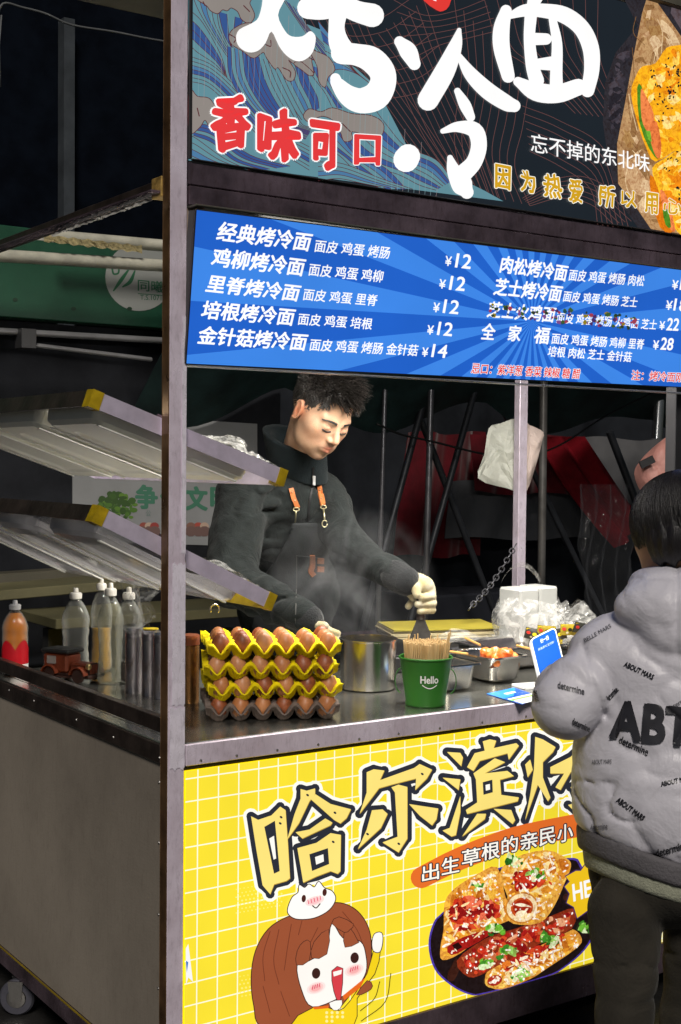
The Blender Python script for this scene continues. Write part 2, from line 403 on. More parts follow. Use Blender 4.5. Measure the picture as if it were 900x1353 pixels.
# roof and top side rail with its foil tape
bx('roof', (-.02, -.02, 2.62), (L + .05, .865, 2.65), mat('olive_roof', (.085, .08, .062), .6, var=.3, scale=6))
bx('top_side_rail', (-.006, .032, 1.975), (.022, 1.118, 1.998), BRONZE)
bx('top_side_rail_lip', (-.03, .034, 1.968), (-.007, 1.118, 1.974), STEEL_D)
bx('gold_tape', (-.009, .031, 1.962), (.0245, .075, 2.003), mat('gold_tape', (.42, .27, .08), .35, .3, var=.4, scale=60, bump=.8))
bm = MB(); P = []
for i in range(40):
    t = i / 39; y = .06 + .5 * t
    P.append([(-.012 - .018 * (j / 3) + .004 * math.sin(i * 2.1 + j), y, 1.966 - .012 * (j / 3) - .006 * abs(math.sin(i * 1.7 + j * 1.3))) for j in range(4)])
bm.grid(P).build('foil_tape', TAPE_S, cart, smooth=True)
bx('middle_post', (1.532, .034, 1.25), (1.60, .07, 1.93), BLACK)
bx('middle_post_foot', (1.535, .034, .85), (1.555, .06, 1.25), BLACK)
# clear tape patches peeling on the front post
for z0, z1, w in ((.93, 1.22, .030), (1.24, 1.72, .010), (.80, .925, .034)):
    bm = MB(); P = [[(.034 - w + w * j / 6 , -.0012 - .0008 * abs(math.sin(i * 1.3 + j * 2)), z0 + (z1 - z0) * i / 14 + .004 * math.sin(j * 2.2)) for j in range(7)] for i in range(15)]
    bm.grid(P).build('peeling_tape', mat('old_tape', (.80, .75, .86), .28, .2, var=.10, scale=14, bump=.25, bscale=30, scr=.35), cart, smooth=True)
# caster wheels
def make_caster(x, y, rz=0.):
    Mx = Matrix.Translation((x, y, .046)) @ Matrix.Rotation(rz, 4, 'Z') @ Matrix.Rotation(math.pi / 2, 4, 'Y'); fx, fy = math.cos(rz), math.sin(rz)
    m = MB().lathe([(.030, -.012), (.041, -.012), (.046, -.006), (.046, .006), (.041, .012), (.030, .012)], n=28); m.v = [tuple(Mx @ Vector(p)) for p in m.v]
    w = m.build('wheel', mat('grey_rubber', (.055, .055, .07), .45), cart, auto=30)
    m = MB().lathe([(.008, -.015), (.024, -.014), (.0295, -.009), (.0295, .009), (.024, .014), (.008, .015)], n=20); m.v = [tuple(Mx @ Vector(p)) for p in m.v]
    m.build('hub', STEEL_K, w, auto=30)
    for s in (-1, 1): MB().prism([(-.014, .040), (.014, .040), (.02, .0925), (-.02, .0925)], (x + s * .017 * fx, y + s * .017 * fy, 0), (-fy, fx, 0), (0, 0, 1), (.003 * s * fx, .003 * s * fy, 0)).build('fork', STEEL_K, w)
make_caster(-.004, .835, math.radians(52)); make_caster(.08, .16); make_caster(L - .08, .16); make_caster(L - .08, .98)
# work lamp: LED tube under the roof beam, behind the menu board
tl = bx('lamp_tube', (.30, .13, 1.90), (1.75, .155, 1.915), mat('lamp_tube', (.9, .9, .9), .4, emit=(1, .95, .86), es=6))
ld = bpy.data.lights.new('work_lamp', 'AREA'); ld.shape = 'RECTANGLE'; ld.size = 1.45; ld.size_y = .05; ld.energy = 50; ld.color = (1, .95, .87)
lo_ = bpy.data.objects.new('work_lamp_light', ld); lo_.location = (1.02, .142, 1.896); link(lo_)
lo_.rotation_euler = (math.radians(12), 0, 0)

# ================================================================== SIGNS
on0 = lambda x, y: PY(x, y, 0.)
# ---- yellow front light box
flb = empty('front_light_box', (.04, 0, .15), 'yellow back-lit front panel with white grid, black-edged lettering and a plate of rolled noodles', 'sign')
MB().box((.036, 0, .149), (L - .002, .005, .793)).build('light_panel', mat('panel_yellow', 'f4d40c', .4, var=.02, emit='f4d40c', es=.85), flb)
FRONT = print_mat('front_print', .92)
A = Art(on0, (0, -1, 0))
Yel = 'f7e034'
x0 = PY(261, 1100).x; z0 = PY(243, 1029.7).z
def wquad(xa, za, xb, zb, col):   # rectangle in metres on the face
    A._put([Vector((xa, 0, za)), Vector((xb, 0, za)), Vector((xb, 0, zb)), Vector((xa, 0, zb))], [(0, 1, 2, 3)], col)
wquad(.037, .1495, L - .003, .7925, Yel)
for i in range(int((L - .01 - x0) / .0487) + 1): wquad(x0 + i * .0487 - .0014, .1495, x0 + i * .0487 + .0014, .7925, 'fffbe0')
for i in range(14):
    z = z0 - i * .0474
    if z > .152: wquad(.037, z - .0014, L - .003, z + .0014, 'fffbe0')
A.build('grid_print', FRONT, flb)
T4, T5, T7, T6, T8 = T(315, 1020, .23333), T(470, 970, .23333), T(500, 950, .33333), T(560, 1120, .26667), T(320, 1150, .23333)
# halftone dots
for cx, cy, nx, ny in ((330, 1175, 12, 7), (478, 1215, 5, 8), (335, 1290, 4, 6)):
    for i in range(nx):
        for j in range(ny):
            r = 1.5 * (1 - abs(j / ny - .5)); x, y = cx + i * 5.2 - 18 + (j % 2) * 2.6, cy + j * 5.2 - i * .9
            A.disc(x, y, r, r, 'fff07a', 6)
glyphs = []
def G(t, *polys): glyphs.append([(t(p), t(h) if h else None) for p, h in polys])
G(T4, ([(70,250),(110,270),(185,245),(235,195),(265,215),(278,400),(290,600),(270,615),(200,635),(178,690),(135,640),(100,440)], [(145,310),(205,275),(232,560),(200,575)]),
  ([(350,95),(385,105),(432,92),(432,125),(400,165),(340,290),(275,380),(315,240),(350,150)], None),
  ([(405,150),(435,125),(520,180),(635,210),(610,260),(575,290),(540,270)], None),
  ([(322,340),(400,325),(490,262),(530,285),(520,300),(360,375)], None),
  ([(332,430),(440,400),(520,345),(578,355),(575,560),(560,575),(520,560),(440,590),(365,625)], [(400,465),(505,430),(512,520),(415,560)]))
G(T5, ([(60,215),(100,198),(160,205),(135,260),(330,190),(360,168),(430,200),(400,250),(335,315),(340,250),(200,285),(130,305),(20,450),(60,330)], None),
  ([(200,300),(240,285),(290,298),(290,590),(240,668),(150,612),(235,580),(220,330)], None),
  ([(90,430),(150,425),(178,450),(140,530),(10,650),(60,540)], None), ([(300,395),(465,420),(455,480),(430,515),(360,460)], None),
  ([(515,100),(590,105),(605,130),(595,180)], None), ([(490,245),(590,255),(580,315)], None), ([(490,545),(530,530),(590,350),(590,440),(565,570),(540,578)], None))
G(T7, ([(350,190),(380,135),(420,125),(412,88),(440,80),(465,85),(455,115),(545,95),(555,105),(515,160),(510,135),(400,165),(375,205)], None),
  ([(375,215),(460,155),(500,170),(420,215),(510,205),(535,225),(480,240),(485,300),(555,310),(550,325),(350,375),(345,360),(390,330),(385,240)], [(412,250),(450,240),(452,290),(415,300)]),
  ([(330,465),(390,375),(425,375),(420,395)], None), ([(455,355),(525,360),(540,400),(530,415)], None),
  ([(620,70),(650,80),(700,110),(690,130),(650,170),(650,230),(680,310),(670,325),(630,260),(580,400),(600,300),(615,200)], None), ([(580,180),(600,160),(610,200),(590,230)], None),
  ([(680,190),(760,150),(800,110),(830,120),(790,170),(870,160),(870,190),(760,210),(720,280),(700,270),(735,215),(680,215)], None),
  ([(760,270),(850,230),(860,250),(800,300),(840,330),(800,390),(750,340),(790,330)], None))
glyphs = [glyphs[0], glyphs[1][:4], glyphs[1][4:] + glyphs[2][:4], glyphs[2][4:]]
base_lift = A.lift
for ch in glyphs:
    for g_, col, L0 in ((10.5, 'fffdf4', 0), (6.2, '2b2e38', .0002)):
        A.lift = base_lift + L0
        for p, h in ch:
            A.stroke(p + [p[0], p[1]], col, 2 * g_, smooth=0, cap=6); A.poly(p, col)
            for q in p: A.disc(q[0], q[1], g_, g_, col, 10)
    A.lift = base_lift + .0004
    for p, h in ch:
        A.poly([(x + .5, y + .9) for x, y in p], 'b8963a'); A.poly(p, 'fbe27c')
        if h:
            A.poly(h, '2b2e38'); c = np.mean(np.array(h), 0); A.poly([tuple(c + (np.array(q) - c) * .45) for q in h], 'fffdf4')
    if ch is glyphs[0]:
        for x, y in T4([(390,130),(545,230),(235,290),(240,255),(535,395)]): A.disc(x, y, 2.2, 1.5, '2b2e38', 7, .6)
    if ch is glyphs[1]:
        for x, y in T5([(375,225),(242,620),(65,565),(650,175)][:3]): A.disc(x, y, 2.2, 1.5, '2b2e38', 7, .6)
    A.build('character', FRONT, flb)
A.lift = base_lift + .0007
# banner
A.stroke(T7([(168,628,42),(300,562,44),(450,503,46),(600,458,46),(900,400,46)]), 'e66f2a', smooth=8)
for ch, x, y, X, Y in (('出',172,572,238,640),('生',250,545,318,612),('草',330,512,402,580),('根',408,487,478,556),('的',487,464,550,530),('亲',562,446,628,515),('民',637,430,698,498),('小',708,416,768,486)):
    w = X - x; q = T7([(x, Y + 6), (X, Y - 8), (x, y + 8)])
    for b, c in ((.15, '1c2030'), (.035, 'fffaf0')): A.text(ch, q[0], q[1], q[2], c, b)
A.build('banner_lettering', FRONT, flb)
# plate of rolled noodles
def inside(poly, x, y):
    r = False; n = len(poly)
    for i in range(n):
        (a, b), (c, d) = poly[i][:2], poly[(i + 1) % n][:2]
        if (b > y) != (d > y) and x < (c - a) * (y - b) / (d - b) + a: r = not r
    return r
def scatter(poly, n, r0, r1, cols, el=1.6, jag=.35, clip=True):
    xs = [p[0] for p in poly]; ys = [p[1] for p in poly]; k = 0; t = 0
    while k < n and t < n * 12:
        t += 1; x, y = random.uniform(min(xs), max(xs)), random.uniform(min(ys), max(ys))
        if not inside(poly, x, y): continue
        k += 1; r = random.uniform(r0, r1); a0 = random.uniform(0, 3.14) ; e = random.uniform(1, el); m = 7; pts = []
        for j in range(m):
            a = 2 * math.pi * j / m; q = r * random.uniform(1 - jag, 1 + jag); u, v = q * e * math.cos(a), q * math.sin(a) / e ** .5
            pts.append((x + u * math.cos(a0) - v * math.sin(a0), y + u * math.sin(a0) + v * math.cos(a0)))
        if clip and not all(inside(poly, *q) for q in pts): k -= 1; continue
        A.poly(pts, random.choice(cols), 2 if r > 1.9 else 0)
bowl = T6([(100,310),(45,370),(20,480),(50,600),(130,680),(220,725),(300,722),(600,640),(700,590),(800,500),(850,400),(845,260),(780,90),(700,50),(300,120)])
A.poly(bowl, '4a3aa8', 4); c = (np.mean(np.array(bowl), 0)); A.poly([tuple(c + (np.array(q) - c) * .975) for q in bowl], '1c1214', 4)
scatter(bowl, 40, 3, 9, ['2a1510', '3a1c14', '150d0e'], 2.5)
rA = T6([(100,270),(150,200),(260,130),(360,95),(400,240),(440,340),(330,400),(180,520),(90,555),(78,500),(95,400)])
rD = T6([(160,560),(300,450),(450,400),(620,340),(740,300),(730,400),(560,480),(420,560),(300,620),(220,640)])
rB = T6([(370,130),(440,50),(600,10),(700,50),(725,90),(690,180),(640,290),(570,370),(440,375),(400,320),(410,240)])
rC = T6([(300,640),(330,600),(500,520),(700,420),(740,405),(775,440),(760,490),(600,600),(520,650),(380,700),(310,680)])
REDS = ['b0201c', 'c8321e', '8e1414', 'd84a28']; GOLD = ['f0b840', 'e2962c', 'fbd46a', 'c87420', 'f6e0a0']; GREEN = ['3e8a28', '6cb838', '2a6a22', '9ad468']
A.poly(rD, '8a3018', 3); scatter(rD, 130, 2, 6, REDS + ['6a2a18', 'e8a880', 'c46a40'])
for r in (rA, rC): A.poly(r, 'e0a040', 3); scatter(r, 150, 2, 7, GOLD, 2.2); 
A.poly(rB, 'e8ae48', 3); scatter(rB, 130, 2, 7, GOLD, 2.2)
scatter(T6([(110,270),(200,230),(360,230),(400,330),(300,390),(150,440),(110,380)]), 80, 2, 6.5, REDS + ['e87050'], 2.2)
scatter(T6([(400,170),(450,110),(560,90),(640,180),(560,200),(420,220)]), 50, 2, 6, REDS, 2)
scatter(T6([(360,560),(500,500),(690,410),(720,440),(520,580),(380,620)]), 60, 2, 5, REDS + ['e8802c'], 2)
A.poly(T6([(110,490),(190,440),(330,400),(320,430),(200,500),(130,530)]), 'a01c18', 2); A.poly(T6([(135,480),(165,465),(185,490),(150,510)]), '2a0c0a')
for i, (rx, ry, c) in enumerate(((84, 78, 'd08a30'), (76, 70, 'f6e2b4'), (56, 50, 'c8501c'), (44, 40, 'a82a14'))): q = T6([(480, 295)])[0]; A.disc(q[0], q[1], rx * .2667, ry * .2667, c, 22, -.3)
q = T6([(478, 330)])[0]; A.disc(q[0], q[1], 8, 6, 'fff2d0', 12)
for i, (rx, ry, c) in enumerate(((50, 36, 'e8b850'), (38, 26, 'b03020'))): q = T6([(345, 655)])[0]; A.disc(q[0], q[1], rx * .2667, ry * .2667, c, 18, -.3)
for cx, cy, n, R in ((440,70,14,12), (545,135,12,11), (620,455,16,12), (350,410,14,11), (410,520,12,11), (290,590,10,13), (470,630,14,11), (785,395,6,10), (265,190,5,6)):
    x, y = T6([(cx, cy)])[0]
    for k in range(n):
        a = random.uniform(0, 6.28); r = random.uniform(0, R); scatter([(x + r * math.cos(a) - 4, y + r * math.sin(a) * .6 - 4), (x + r * math.cos(a) + 4, y + r * math.sin(a) * .6 - 4), (x + r * math.cos(a), y + r * math.sin(a) * .6 + 4)], 1, 2.5, 5, GREEN + ['d8f0c0'], 1.8, .5, False)
for r in (rA, rB, rC): scatter(r, 34, 1.2, 3.4, ['fff6dc', 'ffe9b0', 'fffdf6'], 3.2, .5)
for r in (rA, rB, rC, rD): scatter(r, 75, .7, 1.7, ['fff8ee', 'ffffff', 'f8e8d0'], 1.8, .2)
A.build('noodle_plate_print', print_mat('food_print', .95, food=.8), flb)
# speech burst
st = T6([(690,190),(715,165),(695,140),(745,112),(770,112),(800,68),(830,110),(900,100),(960,180),(930,300),(860,290),(800,310),(752,345),(735,290),(700,270),(715,225)])
A.stroke(st + [st[0], st[1]], '4a2f66', 3.4, smooth=0); A.poly(st, 'f4c61e')
q = T6([(735, 262), (822, 236), (728, 180)]); A.text('HE', q[0], q[1], q[2], 'ffffff', .05)
q = T6([(835, 232), (900, 215), (828, 152)]); A.text('Y!', q[0], q[1], q[2], 'ffffff', .05)
A.build('speech_burst_print', FRONT, flb)
# cartoon girl (plain stand-in) with a steamed bun on her head
def outl(p, col, w=1.2, smooth=4): P = [tuple(q) for q in catmull(p, smooth, True)]; A.stroke(P + [P[0], P[1]], '38201c', w * 2, smooth=0, cap=0); A.poly(P, col)
outl(T8([(110,880),(60,760),(45,600),(70,450),(140,330),(250,260),(400,215),(520,180),(620,210),(690,290),(720,400),(705,560),(600,700),(400,900)]), '9c5234')
for p in ([(150,340),(110,480),(120,620)], [(200,330),(170,500),(200,640)], [(270,300),(250,420),(230,560)], [(330,280),(310,360)], [(420,320),(380,400)], [(560,230),(640,330),(680,430)], [(110,650),(150,800)], [(210,680),(260,820)]): A.stroke(T8(p), '6e3422', .9)
outl(T8([(305,535),(370,510),(470,440),(500,300),(560,380),(660,400),(690,480),(690,570),(640,650),(540,715),(390,765),(330,670)]), 'fffaf4')
for p in ([(300,530),(305,450),(340,400),(375,400),(370,505)], [(385,490),(400,400),(480,330),(470,468)], [(575,430),(570,350),(600,320),(645,395),(645,405)], [(500,295),(540,260),(620,300),(600,330),(570,345)]): outl(T8(p), '9c5234', .8, 2)
for x, y in ((410, 578), (628, 490)): q = T8([(x, y)])[0]; A.disc(q[0], q[1], 5.6, 7.2, '3c1f1b', 18, .1)
for x, y in ((410, 660), (625, 560)):
    q = T8([(x, y)])[0]
    for k, c in enumerate(('ffe6e2', 'fdd0cc', 'f9b4b2')): A.disc(q[0], q[1], 13 - 3 * k, 7.5 - 1.7 * k, c, 18, -.35)
    for k in range(4): A.stroke([(q[0] - 5 + k * 3, q[1] + 2 - k * 1.1), (q[0] - 4 + k * 3, q[1] - 3 - k)], 'd8305a', 1., smooth=0)
outl(T8([(500,565),(560,550),(548,720),(538,740),(512,680)]), 'd8404a', .9, 2); A.poly(T8([(506,570),(556,557),(552,582),(510,596)]), 'fffaf4')
outl(T8([(270,870),(400,770),(480,775),(540,790),(600,740),(700,580),(735,455),(770,460),(740,580),(640,720),(610,900)]), 'f6d41c', 1.1, 2)
outl(T8([(485,745),(555,730),(545,775),(510,785)]), 'fffaf4', .8, 2)
A.poly(T8([(390,768),(480,760),(480,775),(400,782)]), 'e86a20')
A.poly(T8([(560,705),(690,600),(660,660),(570,730)]), 'e86a20')
outl(T8([(735,450),(728,400),(742,355),(780,350),(785,400),(770,455)]), 'fffaf4', 1.1, 3)
outl(T8([(640,700),(700,620),(728,650),(700,680)]), '9c5234', .9, 2)
for p in ([(770,625),(740,720),(660,790)], [(833,578),(800,740),(665,848)]): A.stroke(T8(p), '3a2a10', 1.1)
for k in range(10): q = T8([(470 + (k % 4) * 30, 800 + (k // 4) * 24)])[0]; A.disc(q[0], q[1], 2, 2, 'fdf0a0', 8)
outl(T8([(250,215),(275,150),(310,120),(315,80),(345,95),(370,75),(400,92),(425,60),(455,95),(500,115),(518,160),(480,220),(400,262),(310,270),(262,250)]), 'fffdf8', 1.2, 4)
for x, y in ((340, 155), (458, 120)): q = T8([(x, y)])[0]; A.disc(q[0], q[1], 2.9, 5, '4a2420', 14, .1)
q = T8([(402, 168)])[0]
for k, c in enumerate(('fde0de', 'fac6c8')): A.disc(q[0], q[1], 13 - 4 * k, 6 - 2 * k, c, 16, -.3)
for k in range(5): A.stroke([(q[0] - 8 + k * 4, q[1] + 4 - k * 1.4), (q[0] - 9 + k * 4, q[1] - 1 - k * 1.4)], 'e0305a', .9, smooth=0)
A.stroke(T8([(390,196),(410,208),(432,185)]), '38201c', 1.5)
A.build('cartoon_print', FRONT, flb)
A.poly([(243.6, 1252), (247, 1246), (249, 1262), (253, 1296), (247, 1290), (244, 1300)], 'f4f4f8'); A.poly([(243.6, 1268), (247, 1270), (245, 1284)], '3a78c8')
A.build('torn_corner', FRONT, flb)

# ---- blue menu board, leaning out a little at the top
mp0 = Vector((0, -.002, 1.626)); mu = Vector((0, -.035, .303)).normalized(); mn = Vector((0, -mu.z, mu.y))
def onM(x, y):
    r = ray(x, y); c = Vector(CAM); d = Vector(r); return c + d * ((mp0 - c).dot(mn) / d.dot(mn))
menu = empty('menu_board', (.04, 0, 1.63), 'long blue lit menu board with white dish names and prices, under the steel beam', 'sign')
c4 = [onM(258.6, 277.6), onM(245.2, 480)]
XR = L - .01
TL = onM(258.6, 277.6); BL = onM(245.2, 480); TR = Vector((XR, TL.y, TL.z + .012)); BR = Vector((XR, BL.y, BL.z + .016))
m = MB(); th = -mn * .03
q = [BL, BR, TR, TL]; m.add(q + [p + th for p in q], [(0, 1, 2, 3), (7, 6, 5, 4), (0, 4, 5, 1), (1, 5, 6, 2), (2, 6, 7, 3), (3, 7, 4, 0)]); m.build('board_body', mat('board_back', (.05, .05, .05), .5), menu)
m = MB()
for a, b in ((BL, BR), (TL, TR), (BL, TL)): m.beam(a, b, .005, .008, up=mn)
m.build('bezel', mat('black_bezel', (.03, .03, .035), .25, .3), menu, auto=40)
MEN = print_mat('menu_print', .95)
A = Art(onM, mn, base=.0045)
q = [BL, BR, TR, TL]; A._put(q, [(0, 1, 2, 3)], '1f5ec4')
# rays
rc = onM(701.6, 424.7); u = Vector((1, 0, 0))
def clipq(poly, edges):
    for (pt, nn) in edges:
        out = []
        for i in range(len(poly)):
            a, b = poly[i], poly[(i + 1) % len(poly)]; da, db = (a - pt).dot(nn), (b - pt).dot(nn)
            if da >= 0: out.append(a)
            if (da >= 0) != (db >= 0): out.append(a + (b - a) * (da / (da - db)))
        poly = out
        if not poly: return []
    return poly
ed = []; cc = (BL + TR) / 2
for a, b in ((BL, BR), (BR, TR), (TR, TL), (TL, BL)): nn = mn.cross(b - a).normalized(); nn = nn if (cc - a).dot(nn) > 0 else -nn; ed.append((a, nn))
NR = 27
for k in range(NR):
    a0 = 2 * math.pi * (k + .1) / NR; a1 = 2 * math.pi * (k + .6) / NR
    P = clipq([rc, rc + (u * math.cos(a0) + mu * math.sin(a0)) * 3, rc + (u * math.cos(a1) + mu * math.sin(a1)) * 3], ed)
    if len(P) > 2: A._put(P, [tuple(range(len(P)))], '3c83e2')
A.build('ray_print', MEN, menu)
Z3 = lambda x, y: (230 + x / 2.432, 260 + y / 2.432); Z4 = lambda x, y: (560 + x / 2.647, 300 + y / 2.647)
def LN(Z, t, a, b, c, d, e, f, bold=.035, col='fbfdff', name='menu_line'):
    A.text(t, Z(a, b), Z(c, d), Z(e, f), col, bold)
    if name: A.build(name, MEN, menu)
for t, *c in (('经典烤冷面',131,140,428,175,147,80), ('鸡柳烤冷面',114,222,408,255,128,163), ('里脊烤冷面',97,305,392,336,112,250), ('培根烤冷面',82,390,376,414,95,333), ('金针菇烤冷面',70,472,416,494,83,415)): LN(Z3, t, *c, bold=.045)
for t, *c in (('面皮 鸡蛋 烤肠',446,177,686,200,453,137), ('面皮 鸡蛋 鸡柳',427,253,664,276,434,213), ('面皮 鸡蛋 里脊',409,332,646,352,416,294), ('面皮 鸡蛋 培根',393,411,630,427,399,373), ('面皮 鸡蛋 烤肠 金针菇',430,494,776,512,437,455)): LN(Z3, t, *c, bold=.03)
for t, *c in (('12',105,140,157,146,113,92), ('12',84,218,136,223,92,171), ('12',62,299,114,304,70,253), ('12',42,376,92,381,50,331), ('14',22,453,73,457,30,409), ('15',890,219,940,224,897,175), ('18',868,291,912,296,875,250), ('22',843,360,884,362,850,318), ('28',822,428,864,431,829,386)): LN(Z4, t, *c, bold=.045, name='price')
for c in ((69,134,90,137,73,101), (48,213,69,216,52,182), (27,296,48,298,31,264), (6,374,27,376,10,343), (-12,452,8,453,-8,421), (862,216,882,219,866,185), (840,288,861,290,845,257), (818,358,836,359,821,329), (796,427,815,428,799,396)): LN(Z4, '¥', *c, bold=.04, name='currency_sign')
for t, *c in (('肉松烤冷面',260,158,490,190,272,100), ('芝士烤冷面',238,237,470,262,251,178), ('芝士火鸡面',215,315,447,333,228,260), ('全',194,391,240,394,203,336), ('家',288,397,330,400,297,343), ('福',378,405,428,409,389,348)): LN(Z4, t, *c, bold=.045)
for t, *c in (('面皮 鸡蛋 烤肠 肉松',500,187,762,208,507,147), ('面皮 鸡蛋 烤肠 芝士',480,260,738,282,487,222), ('面皮 鸡蛋 烤肠 火鸡面 芝士',457,335,806,360,463,297), ('面皮 鸡蛋 烤肠 鸡柳 里脊',440,408,762,428,446,370), ('培根 肉松 芝士 金针菇',427,452,718,472,433,415)): LN(Z4, t, *c, bold=.03)
for t, *c in (('忌口：紫洋葱 香菜 辣椒 糖 醋',160,511,538,530,166,475), ('注：烤冷面刚出锅',720,534,960,545,724,500)): LN(Z4, t, *c, bold=.1, name=None); LN(Z4, t, *c, bold=.03, col='e02028', name='red_note')
for cx in (240, 290, 332, 383, 428, 470, 497, 570, 602, 628, 672, 690, 722):
    for k in range(9):
        x, y = Z4(cx + random.uniform(-17, 17), 290 + (cx - 240) * .085 + random.uniform(-22, 24)); r = random.uniform(.9, 3.4)
        A.poly([(x + r * random.uniform(.6, 1.3) * math.cos(a), y + r * random.uniform(.5, 1.3) * math.sin(a)) for a in (0, 1.1, 2.2, 3.3, 4.4, 5.4)], random.choice(['7a4a86', '3c5a2a', '8a7a20', '4a2a60', '2a3a24', '9a3a50', '204a50']))
    A.build('sticker_scrap', MEN, menu)
# stray oil smear on the bottom edge
bx('board_bottom_lip', (.034, -.006, 1.6205), (XR, .028, 1.6235), mat('lip', (.45, .47, .5), .3, .7), menu)

# ---- upper sign
up = empty('upper_sign', (.04, 0, 2.04), 'large lit top sign with white brush lettering over blue waves and a grilled noodle wrap', 'sign')
MB().box((.036, .0, 2.036), (L - .002, .02, 2.60)).build('light_panel', mat('panel_dark', (.02, .02, .025), .4), up)
bx('sign_frame_side', (.0345, -.008, 2.036), (.041, -.0005, 2.60), BLACK, up)
bx('sign_frame_lower', (.041, -.008, 2.0335), (L - .002, -.0005, 2.0375), BLACK, up)
UPM = print_mat('upper_print', .9)
A = Art(on0, (0, -1, 0))
T1, T2, T3 = T(245, 0, .25556), T(420, 0, .27778), T(640, 0, .28889)
A._put([Vector(p) for p in ((.041, 0, 2.0375), (L - .003, 0, 2.0375), (L - .003, 0, 2.598), (.041, 0, 2.598))], [(0, 1, 2, 3)], '1b2229')
LIN = '6b4644'
def lerp_lines(a, b, n, col, w=.8, fill=None, smooth=6):
    a = catmull(a, smooth); b = catmull(b, smooth); m = min(len(a), len(b)); a = [a[int(i * (len(a) - 1) / (m - 1))] for i in range(m)]; b = [b[int(i * (len(b) - 1) / (m - 1))] for i in range(m)]
    C = [[tuple(np.array(p[:2]) * (1 - t) + np.array(q[:2]) * t) for p, q in zip(a, b)] for t in np.linspace(0, 1, n + 1)]
    if fill:
        for i in range(n): A._put([A.on(*p) for p in C[i]] + [A.on(*p) for p in C[i + 1]], [(j, j + 1, m + j + 1, m + j) for j in range(m - 1)], fill[i % len(fill)])
    for c in C: A.stroke(c, col, w, smooth=0, cap=0)
# brown contour lines on black
B = lambda pts: [(x, y) for x, y in pts]
for a, b, n in ((B([(395,0),(440,75),(500,160),(560,235)]), B([(470,-5),(500,70),(560,160),(620,250)]), 7),
                (B([(480,60),(520,100),(560,180),(600,240)]), B([(560,0),(590,90),(630,180),(660,262)]), 8),
                (B([(600,0),(610,90),(600,180),(615,250)]), B([(700,110),(690,170),(680,220),(700,272)]), 8),
                (B([(640,0),(660,60),(700,90),(760,150)]), B([(790,0),(790,60),(800,100),(830,160)]), 9),
                (B([(690,140),(740,160),(800,200),(830,300)]), B([(700,200),(740,220),(780,250),(790,300)]), 6),
                (B([(690,262),(740,235),(790,240),(850,290)]), B([(700,272),(740,262),(780,270),(810,296)]), 5),
                (B([(520,0),(560,20),(600,15),(640,0)]), B([(540,80),(580,60),(620,50),(660,40)]), 5),
                (B([(480,110),(500,130),(560,120),(600,90)]), B([(420,0),(450,30),(500,25),(540,0)]), 6)):
    lerp_lines(a, b, n, LIN, .7)
TE, BU, MID = '5f8c98', '35558f', '4a78a0'
wave = [(249,-30),(392,-20),(400,30),(425,40),(440,75),(470,90),(492,110),(510,140),(537,192),(585,225),(640,252),(665,266),(249,212)]
A.poly(wave, TE)
DR = '57282c'
for a, b, n, f in ((T1([(20,50),(90,120),(180,280),(215,400)]), T1([(20,230),(60,270),(150,330),(215,400)]), 4, [TE, BU, BU, TE]),
                   (T1([(40,-10),(70,60),(140,180),(220,300)]), T1([(160,-10),(170,120),(200,200),(230,260)]), 4, [TE, MID, TE, TE]),
                   (T1([(170,60),(190,150),(220,220),(260,260)]), T1([(300,100),(280,140),(240,200),(230,240)]), 3, [BU, TE, BU]),
                   (T1([(20,290),(140,340),(280,470),(420,640),(640,760)]), T1([(20,420),(120,450),(240,560),(420,740),(640,880)]), 6, [TE, TE, MID, BU, TE, TE]),
                   (T1([(215,240),(230,400),(330,560),(480,680),(620,720)]), T1([(330,270),(360,420),(440,560),(540,650),(640,690)]), 6, [BU, TE, MID, TE, BU, BU]),
                   (T1([(330,270),(360,420),(440,560),(540,650),(640,690)]), T1([(450,330),(500,440),(560,560),(600,640),(650,660)]), 5, [BU, BU, TE, TE, TE]),
                   (T1([(450,330),(500,440),(560,560),(600,620)]), T1([(620,330),(640,420),(680,500),(690,560)]), 6, [TE, TE, MID, TE, BU, BU]),
                   (T1([(500,-10),(560,80),(700,280),(780,360)]), T1([(590,60),(640,150),(740,260),(800,340)]), 5, [TE, BU, TE, MID, TE]),
                   (T1([(620,330),(660,400),(720,480),(760,560)]), T1([(740,370),(760,420),(800,500),(860,560)]), 4, [TE, BU, TE, MID]),
                   (T2([(0,100),(80,200),(170,330),(250,400)]), T2([(60,340),(110,330),(180,350),(250,400)]), 5, [MID, BU, TE, TE, MID]),
                   (T2([(270,520),(330,600),(420,700),(560,760),(640,860)]), T2([(120,700),(220,780),(380,830),(480,880),(560,905)]), 7, [TE, BU, MID, TE, TE, BU, TE]),
                   (T2([(0,700),(100,740),(200,840),(300,900)]), T2([(120,620),(200,740),(320,800),(420,900)]), 5, [TE, BU, TE, MID, BU]),
                   (T2([(0,770),(120,780),(300,850),(450,900)]), T2([(0,860),(100,850),(200,870),(300,890)]), 4, [TE, TE, MID, TE]),
                   (T1([(20,700),(60,720),(200,820),(330,880)]), T1([(20,800),(60,820),(120,840),(200,850)]), 3, [TE, TE, MID]),
                   (T1([(40,640),(140,660),(330,800),(540,860)]), T1([(40,700),(140,740),(250,830),(400,880)]), 4, [BU, BU, TE, BU])):
    lerp_lines(a, b, n, DR, .8, f)
FO = '8c8580'
def foam(p):
    P = [tuple(q) for q in catmull(T1(p), 4, True)]; A.stroke(P + [P[0]], DR, 2., smooth=0, cap=0); A.poly(P, FO)
foam([(60,-20),(110,30),(130,55),(165,70),(190,50),(215,55),(235,40),(270,60),(290,100),(330,120),(355,80),(330,20),(320,-20)])
